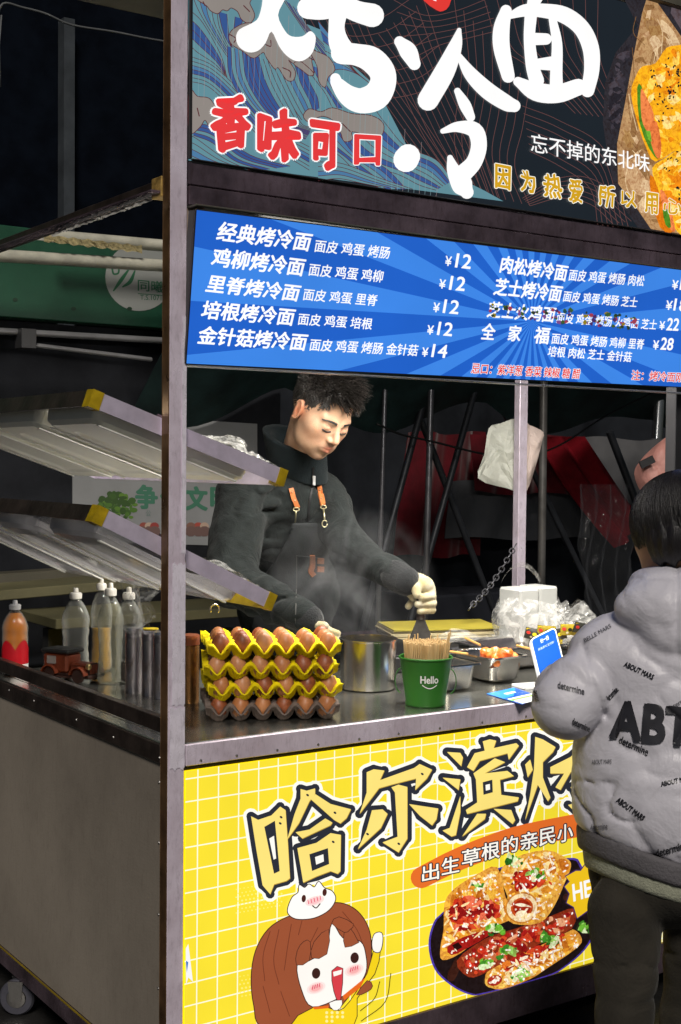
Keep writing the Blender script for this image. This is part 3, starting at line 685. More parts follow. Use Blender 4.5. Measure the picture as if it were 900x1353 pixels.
foam([(250,150),(225,190),(240,230),(290,260),(350,300),(400,270),(420,300),(460,355),(480,350),(520,410),(555,415),(565,370),(530,310),(560,330),(600,350),(660,390),(650,300),(690,280),(560,200),(440,160),(330,120)])
foam([(640,260),(680,340),(690,420),(720,450),(735,400),(770,360),(740,300),(680,270)])
foam([(20,470),(60,500),(120,510),(160,560),(200,570),(170,640),(130,660),(100,620),(70,660),(20,680)])
foam([(610,600),(640,565),(700,580),(760,560),(860,590),(960,600),(1020,640),(1010,700),(940,700),(860,680),(860,720),(820,730),(800,680),(760,620),(700,600),(640,630)])
foam([(560,330),(590,320),(620,340),(660,380),(640,390),(600,360)])
for p in ([(300,30),(330,60)], [(90,10),(100,30)], [(230,180),(260,200),(250,220)], [(500,350),(540,370),(540,400)], [(810,640),(850,680)], [(410,230),(440,240),(440,210)], [(640,300),(660,310)], [(60,560),(70,600)]): A.stroke(T1(p), DR, 1.4)
# fine light hatching over the waves
for k in range(46):
    x = 250 + k * 7.3; 
    if x < 585: 
        yb = 213 + (x - 249) * .152
        y0_ = max(0, (x - 392) * 1.05) if x > 392 else 0
        a = (x, y0_ + 15 + 40 * ((k * 37) % 7) / 7); b = (x - 3, min(yb - 3, a[1] + 90)); A.stroke([a, b], '7f9fa6' if k % 3 else '9c8c8c', .35, smooth=0, cap=0)
A.build('wave_print', UPM, up)
# plate, paper and wrap at the right
A.poly(T3([(640,0),(700,120),(600,240),(550,380),(540,560),(560,700),(600,900),(700,1040),(960,1080),(960,0)]), '2c2a31')
scatter(T3([(690,150),(600,260),(560,400),(560,600),(620,600),(660,300)]), 60, 2, 6, ['3a3640', '24222a', '45404a'], 3)
A.poly(T3([(860,0),(960,0),(960,150),(900,140),(850,60)]), '5a5058')
pap = T3([(745,-20),(780,0),(900,170),(960,240),(960,1080),(760,1048),(700,960),(610,840),(605,660),(640,480),(680,260),(720,60)])
A.poly(pap, 'b08c62'); scatter(pap, 210, 3, 13, ['a5804f', 'c4a27a', '8e6a42', 'd8bd96', '9c7850', 'b9966a'], 3.4, .5)
for k in range(26): x = random.uniform(615, 900); y = random.uniform(40, 1000); x = max(x, 700 - y * .12) if y < 500 else x; y = min(y, 830); A.stroke(T3([(x, y), (x + random.uniform(-20, 40), y + random.uniform(30, 90)), (x + random.uniform(-10, 60), y + random.uniform(100, 180))]), random.choice(['7a5a38', 'e0caa4']), .8)
w1 = T3([(668,430),(690,350),(720,305),(780,290),(830,220),(900,205),(980,180),(980,760),(900,680),(780,740),(735,670),(700,570)])
A.poly(w1, 'f5b21a', 3)
w2 = T3([(765,770),(830,720),(920,660),(980,650),(980,1090),(880,1060),(820,950),(790,860)])
A.poly(T3([(755,800),(800,860),(860,1060),(800,1040),(760,900)]), 'd8780c', 2); A.poly(w2, 'f8be24', 3)
for w in (w1, w2): scatter(w, 110, 2, 7, ['fac83a', 'f0a010', 'fde08a', 'e88a10', 'ffd860', 'f6b020'], 2.4, .4)
A.poly(T3([(695,400),(715,395),(735,480),(760,640),(790,730),(750,680),(705,560)]), '4c8a24', 2)
A.poly(T3([(712,410),(735,440),(770,520),(768,590),(740,600),(715,540)]), 'e8854a', 3); A.poly(T3([(755,570),(785,560),(805,660),(800,720),(780,715),(755,640)]), 'e07a40', 3)
A.poly(T3([(735,600),(755,600),(762,650),(745,640)]), '6cae34'); A.poly(T3([(800,870),(830,900),(870,1050),(840,1040),(810,940)]), 'e8854a', 3); A.poly(T3([(812,960),(835,960),(850,1040),(825,1030)]), '4c8a24', 2)
for cx, cy, n in ((870,335,14), (845,425,16), (765,345,5), (790,405,5), (805,465,6), (805,550,3), (835,495,3), (830,285,3), (855,730,4), (880,860,6), (830,780,3), (890,700,4), (895,390,6), (885,930,4)):
    for k in range(n): x, y = T3([(cx + random.gauss(0, 13), cy + random.gauss(0, 13))])[0]; A.disc(x, y, 1.9, 1., '191a20', 7, random.uniform(0, 3))
A.build('noodle_wrap_print', print_mat('wrap_print', .95, food=.7), up)
WH = 'ffffff'
A.poly(T1([(380,-60),(395,0),(375,90),(340,122),(275,155),(258,200),(275,245),(320,272),(370,265),(410,225),(441,165),(480,240),(520,290),(570,318),(615,310),(655,270),(670,200),(655,170),(635,165),(600,190),(545,190),(510,160),(475,80),(510,0),(530,-60)]), WH, 3)
for p in ([(-50,40,52),(20,45,50),(110,20,55)], [(110,20,50),(180,55,50),(255,75,56)], [(95,50,45),(85,130,38),(95,200,48),(125,255,54)],
          [(110,255,52),(180,262,52),(250,285,62),(300,340,62),(305,400,62),(270,460,66),(200,480,60),(140,455,50),(90,400,32),(80,375,25)],
          [(385,200,26),(425,245,42),(455,305,30)], [(415,760,60),(425,745,58)], [(668,145,11),(650,220,32),(600,340,48),(520,478,50)], [(665,262,12),(720,350,32),(800,430,40),(890,490,38),(930,505,30)],
          [(660,435,16),(695,500,28),(722,558,22)], [(590,625,12),(660,605,25),(740,620,38),(762,690,38),(740,770,38),(690,825,42)], [(625,752,14),(642,810,33),(682,880,50),(705,915,32)]): A.stroke(T2(p), WH)
for p in ([(95,50,26),(75,130,37),(75,220,38),(105,350,30)], [(110,75,14),(180,50,28),(260,50,32),(360,70,38),(440,130,38),(482,220,38),(487,320,35),(468,415,31)], [(150,375,22),(230,420,42),(330,430,42),(425,400,38)],
          [(208,75,28),(202,180,26),(215,300,30),(235,370,34)], [(308,90,18),(328,200,24),(325,330,28),(325,390,30)], [(230,180,28),(278,180,26)], [(235,295,24),(300,292,32)], [(240,-40,40),(215,30,26)]): A.stroke(T3(p), WH)
A.build('brush_lettering', UPM, up)
A.lift += .0002
A.poly(T2([(500,-40),(500,5),(560,50),(590,55),(620,30),(625,-40)]), 'e23a34', 2); A.poly(T2([(535,-20),(550,-20),(560,8),(545,4)]), 'ffffff')
A.build('red_seal', UPM, up)
def charT(t, Z, x0, y0, x1, y1, sl, cols, name='character'):
    q = Z([(x0, y1 - sl * .0), (x1, y1 + sl), (x0, y0)])
    for b, c in cols: A.text(t, q[0], q[1], q[2], c, b, .035)
    A.build(name, UPM, up)
RW = ((.13, 'ffffff'), (.075, 'e23a3c'))
charT('香', T1, 140, 510, 318, 775, -8, RW); charT('味', T1, 370, 575, 580, 830, 4, RW); charT('可', T1, 645, 635, 785, 868, 8, RW); charT('口', T2, 172, 650, 290, 785, 0, RW)
GW = ((.11, 'fffdf0'), (.05, 'd2a21c'))
for t, *c in (('因',46,756,114,862), ('为',162,778,226,878), ('热',268,794,348,902), ('爱',382,820,443,922), ('所',518,846,592,944), ('以',617,872,693,944), ('用',728,880,788,974), ('心',812,905,896,974)): charT(t, T3, *c, 8, GW)
q = T3([(208, 697), (750, 790), (208, 610)]); A.text('忘不掉的东北味', q[0], q[1], q[2], 'ffffff', .012)
A.build('white_lettering', UPM, up)

# ================================================================== GOODS ON THE COUNTER
ORD = ['first', 'second', 'third', 'fourth', 'fifth', 'sixth', 'seventh', 'eighth', 'ninth', 'tenth', 'eleventh', 'twelfth']
CT = .8495
def solid(me_v, me_f, th, name, m, parent=None, smooth=True, ang=50):
    """sheet given thickness th along its vertex normals (both skins and the rim)"""
    me = bpy.data.meshes.new('sheet'); me.from_pydata([tuple(v) for v in me_v], [], me_f); me.update()
    o = bpy.data.objects.new(name, me); md = o.modifiers.new('t', 'SOLIDIFY'); md.thickness = th; md.offset = 0
    COL.objects.link(o); ev = o.evaluated_get(bpy.context.evaluated_depsgraph_get()); m2 = bpy.data.meshes.new_from_object(ev)
    bpy.data.objects.remove(o); m2.name = name
    m2.materials.clear(); m2.materials.append(m)
    if smooth: m2.shade_smooth(); m2.set_sharp_from_angle(angle=math.radians(ang))
    return link(bpy.data.objects.new(name, m2), parent)
def clear_mat(name, col, a0, a1, rough=.08):
    m = mat(name, col, rough, var=.03, bump=.35, bscale=26, spec=.8, rvar=.03); n = m.node_tree.nodes; l = m.node_tree.links; b = n['Principled BSDF']
    lw = n.new('ShaderNodeLayerWeight'); lw.inputs[0].default_value = .45; r = n.new('ShaderNodeMapRange'); r.inputs[1].default_value = .1; r.inputs[2].default_value = .95; r.inputs[3].default_value = a0; r.inputs[4].default_value = a1
    l.new(lw.outputs['Facing'], r.inputs[0]); l.new(r.outputs[0], b.inputs['Alpha']); return m
# ---- egg trays
PULP_Y = mat('yellow_pulp', 'dfc906', .75, var=.12, scale=30, bump=.5, bscale=160, spec=.25)
PULP_G = mat('grey_pulp', '6c605a', .85, var=.15, scale=30, bump=.5, bscale=160, spec=.2)
EGG = mat('brown_eggshell', '9a6038', .42, var=.14, scale=18, bump=.08, bscale=300, col2='b47a50', spec=.4)
EGG2 = mat('pale_eggshell', 'b07a54', .42, var=.12, scale=18, bump=.08, bscale=300, spec=.4)
pt = .0485
def tray_mesh(name, m, seed):
    r = random.Random(seed); n = 8; V = []; F = []
    nu, nv = 6, 5; NU, NV = nu * n, nv * n
    for j in range(NV + 1):
        for i in range(NU + 1):
            u, v = i / n, j / n
            cu_, cv_ = math.cos(2 * math.pi * u), math.cos(2 * math.pi * v)
            z = .022 * (cu_ + cv_) / 2; z = math.copysign(abs(z / .022) ** (.33 if z < 0 else .9), z) * (.024 if z < 0 else .0205)
            x, y = (u - nu / 2) * pt, (v - nv / 2) * pt
            e = min(i, NU - i, j, NV - j)
            if e == 0:   # turned-down rim
                x += .005 * (1 if i == NU else -1 if i == 0 else 0); y += .005 * (1 if j == NV else -1 if j == 0 else 0); z -= .007
            z += .0012 * math.sin(x * 31 + seed) * math.cos(y * 27 + seed) + r.uniform(-.0004, .0004)
            x += .0015 * math.sin(y * 23 + seed * 2); V.append((x, y, z))
    for j in range(NV):
        for i in range(NU): F.append((j * (NU + 1) + i, j * (NU + 1) + i + 1, (j + 1) * (NU + 1) + i + 1, (j + 1) * (NU + 1) + i))
    return solid(V, F, .003, name, m)
em = MB(); prof = [(.0001, -.0270)] + [(.0215 * math.sin(a) * (1 + .06 * math.cos(a)), -.027 * math.cos(a) - (.0025 * math.cos(a) if a > 1.57 else 0)) for a in np.linspace(.12, math.pi - .12, 13)] + [(.0001, .0295)]
eo = em.lathe(prof, n=20).build('egg', EGG, None, smooth=True); egg_a = eo.data; bpy.data.objects.remove(eo)
egg_c = egg_a.copy(); egg_c.materials.clear(); egg_c.materials.append(mat('dark_eggshell', '84482a', .45, var=.25, scale=60, bump=.08, bscale=300)); egg_b = egg_a.copy(); egg_b.materials.clear(); egg_b.materials.append(EGG2)
ang0 = math.atan2(.025 - .186, .439 - .178) + .11; base = Vector((.297, .113, 0)) + Vector((.566, .824, 0)) * .115
TR = [('grey pulp egg tray at the bottom of the stack', PULP_G, 0, 0), ('third yellow egg tray from the top, resting on the grey one', PULP_Y, .02, .002), ('second yellow egg tray from the top of the stack', PULP_Y, -.025, -.003), ('top yellow egg tray with its eggs open to view', PULP_Y, .012, .002)]
LEV = ['grey bottom tray', 'lowest yellow tray', 'middle yellow tray', 'top yellow tray']
for k, (lab, m, da, dx) in enumerate(TR):
    o = tray_mesh('egg_tray', m, k + 1); a = ang0 + da; c = base + Vector((dx, 0, CT + .024 + k * .0455))
    o.location = c; o.rotation_euler = (0, 0, a); tag(o, lab + ' on the counter', 'egg tray', 'stacked egg trays')
    ca, sa = math.cos(a), math.sin(a)
    for j in range(5 if k < 3 else 3):
        for i in range(6):
            if k < 3 and j > 0 and i > 0: continue
            if k == 3 and j == 2 and i == 4: continue
            x, y = (i + .5 - 3) * pt + random.uniform(-.001, .001), (j + .5 - 2.5) * pt
            e = bpy.data.objects.new('egg', random.choice((egg_a, egg_a, egg_b, egg_c))); COL.objects.link(e)
            zz = .0105 if k == 3 else .006
            e.location = c + Vector((x * ca - y * sa, x * sa + y * ca, zz)); e.rotation_euler = (random.uniform(-.14, .14), random.uniform(-.14, .14), random.uniform(0, 6)); s_ = random.uniform(.90, .97); e.scale = (s_, s_, s_ * random.uniform(.95, 1.03))
            row = ['front row', 'second row', 'third row', 'fourth row', 'back row'][j]
            tag(e, f'brown egg in the {LEV[k]}, {row}, {ORD[i]} from the left', 'egg', 'brown eggs in the trays')

# ---- steel pot
def cyl_at(px, py, R, z=CT):   # contact point of the nearest bottom edge -> centre
    p = PZ(px, py, z); d = Vector((p.x - CAM[0], p.y - CAM[1], 0)).normalized(); return Vector((p.x, p.y, z)) + d * R
c = cyl_at(486, 916, .072)
pot = empty('steel_pot', c, 'round stainless steel pot with a rolled rim beside the egg trays', 'pot')
MB().lathe([(.066, 0), (.071, .004), (.072, .012), (.0722, .125), (.0755, .127), (.0755, .130), (.071, .1305), (.0705, .125), (.0705, .02), (.001, .018)], c, 48).build('pot_body', STEEL_K, pot, auto=40)
MB().lathe([(.0001, .0), (.0702, .0)], (c.x, c.y, c.z + .085), 40).build('sauce', mat('red_brown_sauce', (.16, .06, .03), .12, var=.4, scale=20), pot)
MB().tube([c + Vector((.072 * math.cos(.3), .072 * math.sin(.3), .10)), c + Vector((.10, .02, .105)), c + Vector((.105, .045, .105)), c + Vector((.072 * math.cos(.75), .072 * math.sin(.75), .10))], .003).build('handle', STEEL_K, pot, smooth=True)
# ---- green bucket with skewers
c = cyl_at(562, 936, .048)
bk = empty('green_bucket', c, 'small green metal bucket reading Hello, packed with wooden skewers', 'bucket')
GREENM = mat('green_enamel', '28601f', .38, var=.08, scale=12, spec=.5)
MB().lathe([(.045, 0), (.048, .002), (.049, .006), (.0475, .010), (.0625, .112), (.0650, .113), (.0655, .116), (.0640, .118), (.0615, .117), (.047, .01), (.001, .008)], c, 48).build('bucket_body', GREENM, bk, auto=45)
view = Vector((c.x - CAM[0], c.y - CAM[1], 0)).normalized(); side = Vector((view.y, -view.x, 0))
for s in (-1, 1):
    o_ = c + side * s * .060 + Vector((0, 0, .088)); pts = [o_ + side * s * (.013 * math.sin(t)) + Vector((0, 0, -.022 + .022 * math.cos(t) + (-.016 * (t / math.pi)))) for t in np.linspace(0, math.pi, 9)]
    m = MB(); P = [[p + view * w for w in (-.006, .006)] for p in pts]; m.grid(P); sv, sf = m.v, m.f
    solid(sv, sf, .002, 'bucket_ear', GREENM, bk)
# printed word and smile wrapped round the bucket
def wrapB(u, h):  # u metres round the bucket from the middle of the view, h height
    R = .0476 + (.0626 - .0476) * (h - .01) / .102 + .0006
    a = math.atan2(-view.y, -view.x) + u / R; return Vector((c.x + R * math.cos(a), c.y + R * math.sin(a), c.z + h))
v_, f_ = text_mesh('Hello')[:2]
def emit_wrap(V2, F, name):
    me = bpy.data.meshes.new(name); me.from_pydata([tuple(wrapB(*p)) for p in V2], [], F); me.update(); me.materials.append(mat('white_ink', (.8, .8, .8), .5)); link(bpy.data.objects.new(name, me), bk)
u0 = .004
me_v = []; me_f = []
for dx, dy in ((0, 0), (.0006, 0), (-.0006, 0), (0, .0005), (0, -.0005)): k = len(me_v); me_v += [(u0 - .016 + a * .043 + dx, .060 + b * .0175 + dy) for a, b in v_]; me_f += [tuple(i + k for i in q) for q in f_]
emit_wrap(me_v, me_f, 'hello_lettering')
sm = [(u0 - .012 + .036 * t, .0565 - .008 * math.sin(math.pi * t) - .0006) for t in np.linspace(0, 1, 15)]
V2 = [p for q in sm for p in ((q[0], q[1] + .0011), (q[0], q[1] - .0011))]
emit_wrap(V2, [(2 * i, 2 * i + 1, 2 * i + 3, 2 * i + 2) for i in range(14)], 'smile')
m = MB(); rr = random.Random(3)
for k in range(330):
    a = k * 2.39996; R = .0555 * math.sqrt((k + .5) / 330); h = .153 + rr.uniform(-.004, .003) - .0 * R
    if rr.random() < .03: h += rr.uniform(.006, .02)
    x, y = R * math.cos(a), R * math.sin(a); t = rr.uniform(.985, 1.03)
    m.tube([c + Vector((x * .78, y * .78, .03)), c + Vector((x * t, y * t, h))], .0017, 5)
m.build('wooden_skewers', mat('bamboo', 'b89664', .6, var=.3, scale=90, col2='d8bd8c', stretch=(1, 1, .1)), bk); bk.children[-1]['kind'] = 'stuff'
m = MB()
for a, h, ln in ((.4, .155, .03), (-.9, .15, .028)):
    m.tube([c + side * .05 + view * .01 * a + Vector((0, 0, .12)), c + side * (.057 + .004 * a) + view * .01 * a + Vector((0, 0, h + ln * .9))], .0018, 6)
m.build('stray_skewer', _M['bamboo'], bk)

# ---- food pans
def pan(x, y, w, d, h, rot, lab, z=CT + .004, lip=.009):
    def ring(ww, dd, r, zz, n=6):
        pts = []
        for sx, sy, a0 in ((1, 1, 0), (-1, 1, 90), (-1, -1, 180), (1, -1, 270)):
            for k in range(n + 1):
                a = math.radians(a0 + 90 * k / n); pts.append((sx * (ww / 2 - r) + r * math.cos(a), sy * (dd / 2 - r) + r * math.sin(a), zz))
        return pts
    R = [ring(w - .03, d - .03, .02, 0), ring(w - .018, d - .018, .024, .006), ring(w - .006, d - .006, .02, h - .004), ring(w, d, .018, h), ring(w + 2 * lip, d + 2 * lip, .022, h + .001), ring(w + 2 * lip + .002, d + 2 * lip + .002, .022, h - .003),]
    m = MB(); v = [p for r in R for p in r]; n = len(R[0]); f = [tuple(range(n - 1, -1, -1))] + [(i * n + k, i * n + (k + 1) % n, (i + 1) * n + (k + 1) % n, (i + 1) * n + k) for i in range(len(R) - 1) for k in range(n)]
    o = empty('food_pan', (x, y, z), lab, 'food pan', 'steel food pans'); m.add(v, f)
    b = solid(m.v, m.f, .0012, 'pan_body', STEEL_K, None); b.parent = o
    o.rotation_euler = (0, 0, rot); return o
def in_pan(o, bm_, name, m, zz, w, d):
    q = MB(); P = [[(-w / 2 + w * i / 14, -d / 2 + d * j / 14, zz + .003 * noise.noise(Vector((i * .7, j * .6, zz * 50)))) for i in range(15)] for j in range(15)]; q.grid(P)
    b = q.build(name, m, None, smooth=True); b.parent = o
pA = pan(.918, .262, .112, .172, .066, -.02, 'steel food pan half hidden behind the green bucket'); pB = pan(1.11, .302, .116, .176, .066, -.02, 'steel food pan holding orange grilled meat on sticks'); pC = pan(1.33, .46, .26, .19, .06, -.02, 'wide rear steel food pan near the plastic bags', lip=.01)
OIL = mat('red_chili_oil', (.20, .05, .02), .15, var=.5, scale=40, bump=.3, bscale=60)
in_pan(pA, None, 'chili_sauce', OIL, .048, .1, .16); in_pan(pB, None, 'marinade', OIL, .04, .104, .164); in_pan(pC, None, 'broth', mat('brown_broth', (.10, .05, .03), .12, var=.4), .03, .24, .17)
MEAT = mat('orange_glazed_meat', 'c4541c', .28, var=.3, scale=45, bump=.9, bscale=110, col2='e88a3c', coat=.4)
def meat(cx, cy, cz, L_, R, a, lab):
    d = np.array([math.cos(a), math.sin(a), 0])
    def fn(P):
        q = P - np.array([cx, cy, cz]); t = sd_cap(q, -d * L_ / 2, d * L_ / 2, R, R * .8)
        return t + .007 * fbm(P, 190, 3 + cx) + .0035 * np.abs(fbm(P, 420, 4)) + .0015 * fbm(P, 900, 7)
    r = L_ / 2 + R + .012; o = organic('skewered_meat', fn, (cx - r, cy - r, cz - R - .01), (cx + r, cy + r, cz + R + .01), .0028, MEAT); tag(o, lab, 'meat', 'grilled meat in the steel pan')
meat(1.115, .275, .920, .06, .018, 2.2, 'thick orange glazed meat piece heaped on top in the steel pan'); meat(1.138, .262, .912, .06, .013, -.3, 'orange glazed meat piece lying at the right end of the pan'); meat(1.09, .245, .905, .05, .012, .9, 'small orange glazed meat piece at the near left of the pan')
WOOD = mat('skewer_wood', 'c89a58', .55, var=.2)
for a, b, lab in ((PZ(615, 843, .945), PZ(634, 852, .94), 'thick flat wooden stick poking from the heaped orange meat'), (PZ(595, 861, .925), PZ(618, 864, .925), 'thin wooden stick lying across the left rim of the meat pan'), (PZ(683, 853, .925), PZ(703, 858, .922), 'wooden stick resting on the rear pan rim')):
    tag(MB().tube([a, b], .0035, 8).build('wooden_stick', WOOD), lab, 'stick', 'wooden sticks in the pans')

# ---- payment card stand and flat card (their square codes are left out)
BLUE = mat('card_blue', '1450b4', .3, var=.03); WPL = mat('white_acrylic', (.75, .76, .78), .25, var=.03)
p = PZ(706, 909, CT); ps = empty('payment_stand', (p.x, p.y, CT), 'white tilted plastic payment stand with a blue face, on the counter by the grey jacket', 'card stand')
def rrect(w, h, r, n=5): return [(sx * (w / 2 - r) + r * math.cos(math.radians(a0 + 90 * k / n)), sy * (h / 2 - r) + h / 2 + r * math.sin(math.radians(a0 + 90 * k / n))) for sx, sy, a0 in ((1, 1, 0), (-1, 1, 90), (-1, -1, 180), (1, -1, 270)) for k in range(n + 1)]
# face plane measured from the photograph: lower left, lower right, upper left corners of the plate
o3 = at(719, 917, 3.38); uu = (at(760, 895, 3.43) - o3); ww = (at(700, 840, 3.46) - o3); W_ = uu.length; H_ = ww.length; uu.normalize(); ww.normalize(); nn = uu.cross(ww).normalized()
if nn.dot(Vector(CAM) - o3) < 0: nn = -nn
cc = o3 + uu * .042
MB().prism(rrect(.088, .155, .012), cc - nn * .012, uu, ww, nn * .012).build('plate', WPL, ps)
MB().prism(rrect(.080, .135, .008), cc + ww * .016 + nn * .0004, uu, ww, nn * .0008).build('blue_face', BLUE, ps)
onS = lambda x, y: cc + uu * x + ww * y
A = Art(lambda x, y: onS(x, y), nn, base=.0016)
CARD = print_mat('card_print', 1, .3, emis=False)
A.poly([(-.04, .018), (.04, .018), (.04, .034), (.02, .04), (-.02, .032), (-.04, .038)], '3c9ae0'); A.poly([(-.036, .02), (-.014, .02), (-.018, .034), (-.03, .037)], '7aa83a'); A.disc(-.022, .028, .005, .006, 'd0c040', 8)
A.text('扫一扫', (-.014, .130), (.014, .130), (-.014, .142), 'f0f4fa', .02); A.text('微信支付宝付款', (-.028, .114), (.028, .114), (-.028, .121), 'b8d0ee')
A.build('stand_print', CARD, ps)
b = MB().prism([(-.04, -.02), (.05, -.02), (.05, .045), (-.04, .045)], Vector((p.x, p.y, CT + .001)), (.985, -.17, 0), (.17, .985, 0), (0, 0, .006)); b.build('stand_foot', WPL, ps)
q = [PZ(x, y, CT + .001) for x, y in ((643, 917), (690, 931), (716, 921), (680, 909))]
fc = empty('flat_card', q[0], 'flat blue and white payment leaflet lying on the steel counter', 'card')
MB().add(q + [v + Vector((0, 0, .0008)) for v in q], [(3, 2, 1, 0), (4, 5, 6, 7), (0, 1, 5, 4), (1, 2, 6, 5), (2, 3, 7, 6), (3, 0, 4, 7)]).build('leaflet', BLUE, fc)
A = Art(lambda x, y: q[0] + (q[1] - q[0]) * x + (q[3] - q[0]) * y, (0, 0, 1), base=.0012)
A.poly([(.55, .05), (.97, .05), (.97, .95), (.55, .95)], 'e4ecf0'); A.poly([(.62, .02), (.72, .02), (.72, .98), (.62, .98)], '7ab84a'); A.poly([(.0, .0), (.5, .0), (.45, .4), (.1, .9), (0, 1)], '2c86e0'); A.poly([(.2, .35), (.3, .35), (.3, .7), (.2, .7)], 'e8f0fa')
A.build('leaflet_print', CARD, fc)

# ---- griddle, wrapper sheets, spatula
IRON = mat('griddle_iron', (.02, .02, .022), .45, .3, var=.5, scale=10, bump=.3)
gr = empty('griddle', (.88, .5, CT), 'low black iron griddle box behind the pot and pans', 'griddle')
MB().box((.86, .50, CT + .001), (1.18, .83, .893), bev=.004).build('griddle_body', IRON, gr); MB().box((.87, .505, .8935), (1.17, .825, .899), bev=.002).build('hot_plate', IRON, gr)
MB().box((1.20, .60, CT + .001), (1.70, .83, .888), bev=.004).build('side_box', IRON, gr)
q = [PZ(x, y, .889) for x, y in ((512, 822), (524, 836), (646, 826), (640, 806))]
ws = empty('wrapper_stack', (q[0].x, q[0].y, .889), 'low stack of cold noodle sheets under yellow paper behind the skewers', 'noodle sheets')
q0, qx, qy = Vector((1.19, .835, 0)), Vector((.34, -.11, 0)), Vector((.09, .21, 0))
bx('rear_shelf', (1.15, .8405, .86), (1.85, 1.08, .8845), STEEL_D)
for k in range(7):
    z = .8875 + k * .0042; j = Vector((rr.uniform(-.004, .004), rr.uniform(-.004, .004), 0)); q = [q0 + j, q0 + qx + j, q0 + qx + qy + j, q0 + qy + j]
    MB().add([v + Vector((0, 0, z)) for v in q] + [v + Vector((0, 0, z + .0036)) for v in q], [(3, 2, 1, 0), (4, 5, 6, 7), (0, 1, 5, 4), (1, 2, 6, 5), (2, 3, 7, 6), (3, 0, 4, 7)]).build('sheet', mat('noodle_sheet', 'b8ac88', .5) if k < 6 else mat('yellow_paper', 'a89a3a', .55, var=.12), ws)

# ---- plastic film helper
def film_mat(name, col, alpha, rough=.12):
    if name in _M: return _M[name]
    m = mat(name, col, rough, alpha=alpha, var=.05, scale=30, bump=.25, bscale=30, spec=.8); n = m.node_tree.nodes; l = m.node_tree.links; b = n['Principled BSDF']
    tc = n.new('ShaderNodeTexCoord'); w = n.new('ShaderNodeTexNoise'); w.inputs['Scale'].default_value = 24; w.inputs['Detail'].default_value = 5; w.inputs['Distortion'].default_value = 2.5
    l.new(tc.outputs['Object'], w.inputs[0]); r = n.new('ShaderNodeMapRange'); r.inputs[1].default_value = .42; r.inputs[2].default_value = .66; r.inputs[3].default_value = alpha * .35; r.inputs[4].default_value = min(1, alpha * 1.9)
    l.new(w.outputs[0], r.inputs[0]); l.new(r.outputs[0], b.inputs['Alpha']); return m
FILM = film_mat('clear_film', (.62, .62, .60), .2); FILMW = film_mat('milky_film', (.62, .61, .58), .26, .3)
def crumple(V, amp, s, seed=0.):
    P = np.array(V, float); 
    d = np.stack([fbm(P, s, seed + k) for k in range(3)], -1) * amp + np.stack([np.abs(fbm(P, s * 2.3, seed + 5 + k)) for k in range(3)], -1) * amp * .7
    return (P + d).tolist()
def bag(name, c, w, d, h, lab, m, seed, top=.55, cat='plastic bag', n=36):
    V = []; F = []; rows = 26
    for i in range(rows):
        t = i / (rows - 1); r = (1 + .12 * math.sin(t * 3.1)) * (1 - (1 - top) * max(0, (t - .62) / .38) ** 1.4)
        for k in range(n):
            a = 2 * math.pi * k / n; e = 3.2; cx_ = math.copysign(abs(math.cos(a)) ** (2 / e), math.cos(a)); sy_ = math.copysign(abs(math.sin(a)) ** (2 / e), math.sin(a))
            V.append((w / 2 * r * cx_, d / 2 * r * sy_, h * t + .012 * t * math.sin(3 * a + seed)))
    V = crumple(V, .011, 30, seed)
    for i in range(rows - 1):
        for k in range(n): F.append((i * n + k, i * n + (k + 1) % n, (i + 1) * n + (k + 1) % n, (i + 1) * n + k))
    mn_ = min(v[2] for v in V); V = [(x, y, z - mn_) for x, y, z in V]
    mb = MB(); mb.add(V, F); o = mb.build(name, m, None, smooth=True); o.location = c; o.rotation_euler = (0, 0, -.35); return o
# bag of stacked lids/boxes
bc = at(697, 838, 4.02); bc.z = .886
tb = empty('container_bag', (bc.x, bc.y, bc.z), 'translucent white takeaway containers standing in a clear plastic bag with looped handle', 'plastic bag')
CLR = clear_mat('frosted_plastic', (.55, .56, .54), .55, .9, .3)
for k in range(2):
    MB().box((bc.x - .075 + k * .078, bc.y - .05, bc.z + .006), (bc.x + .0 + k * .078, bc.y + .05, bc.z + .170 + .003 * k), bev=.006).build('container', CLR, tb)
o = bag('bag_film', (0, 0, 0), .19, .14, .13, '', film_mat('bag_clear_film', (.7, .7, .68), .34), 2., .95); o.location = (0, 0, 0); o.parent = tb
h0, h1 = at(663, 768, 4.0), at(714, 768, 4.0); mid = at(688, 745, 4.0)
m = MB(); P = []
for t in np.linspace(0, 1, 15):
    p_ = h0 * float((1 - t) ** 2) + (mid + Vector((0, 0, .05))) * float(2 * t * (1 - t)) + h1 * float(t * t); P.append([p_ + Vector((0, .004, -.006 + .002 * math.sin(t * 9))), p_, p_ + Vector((0, -.004, .007))])
m.grid(P).build('bag_handle', FILMW, tb, smooth=True)
bc2 = at(758, 838, 3.95); bc2.z = .886
o = bag('plastic_bag', (bc2.x, bc2.y, .886), .13, .12, .12, '', FILM, 5., .35); tag(o, 'crumpled clear plastic bag gathered at its top, right of the container bag', 'plastic bag')
o = bag('bag_content', (bc2.x, bc2.y, .887), .10, .09, .06, '', FILMW, 8., .6); tag(o, 'milky folded film inside the crumpled clear bag', 'film')
wf = MB(); P = [[(bc.x - .42 + .3 * i / 20, bc.y + .06 * j / 5 - .08, .922 + .03 * math.exp(-((i - 8) / 4) ** 2) * (j / 5) + .006 * noise.noise(Vector((i * .5, j * .8, 3)))) for j in range(6)] for i in range(21)]
tag(wf.grid(P).build('loose_film', FILM, None, smooth=True), 'loose clear film draped along the noodle sheets near the chain', 'film')
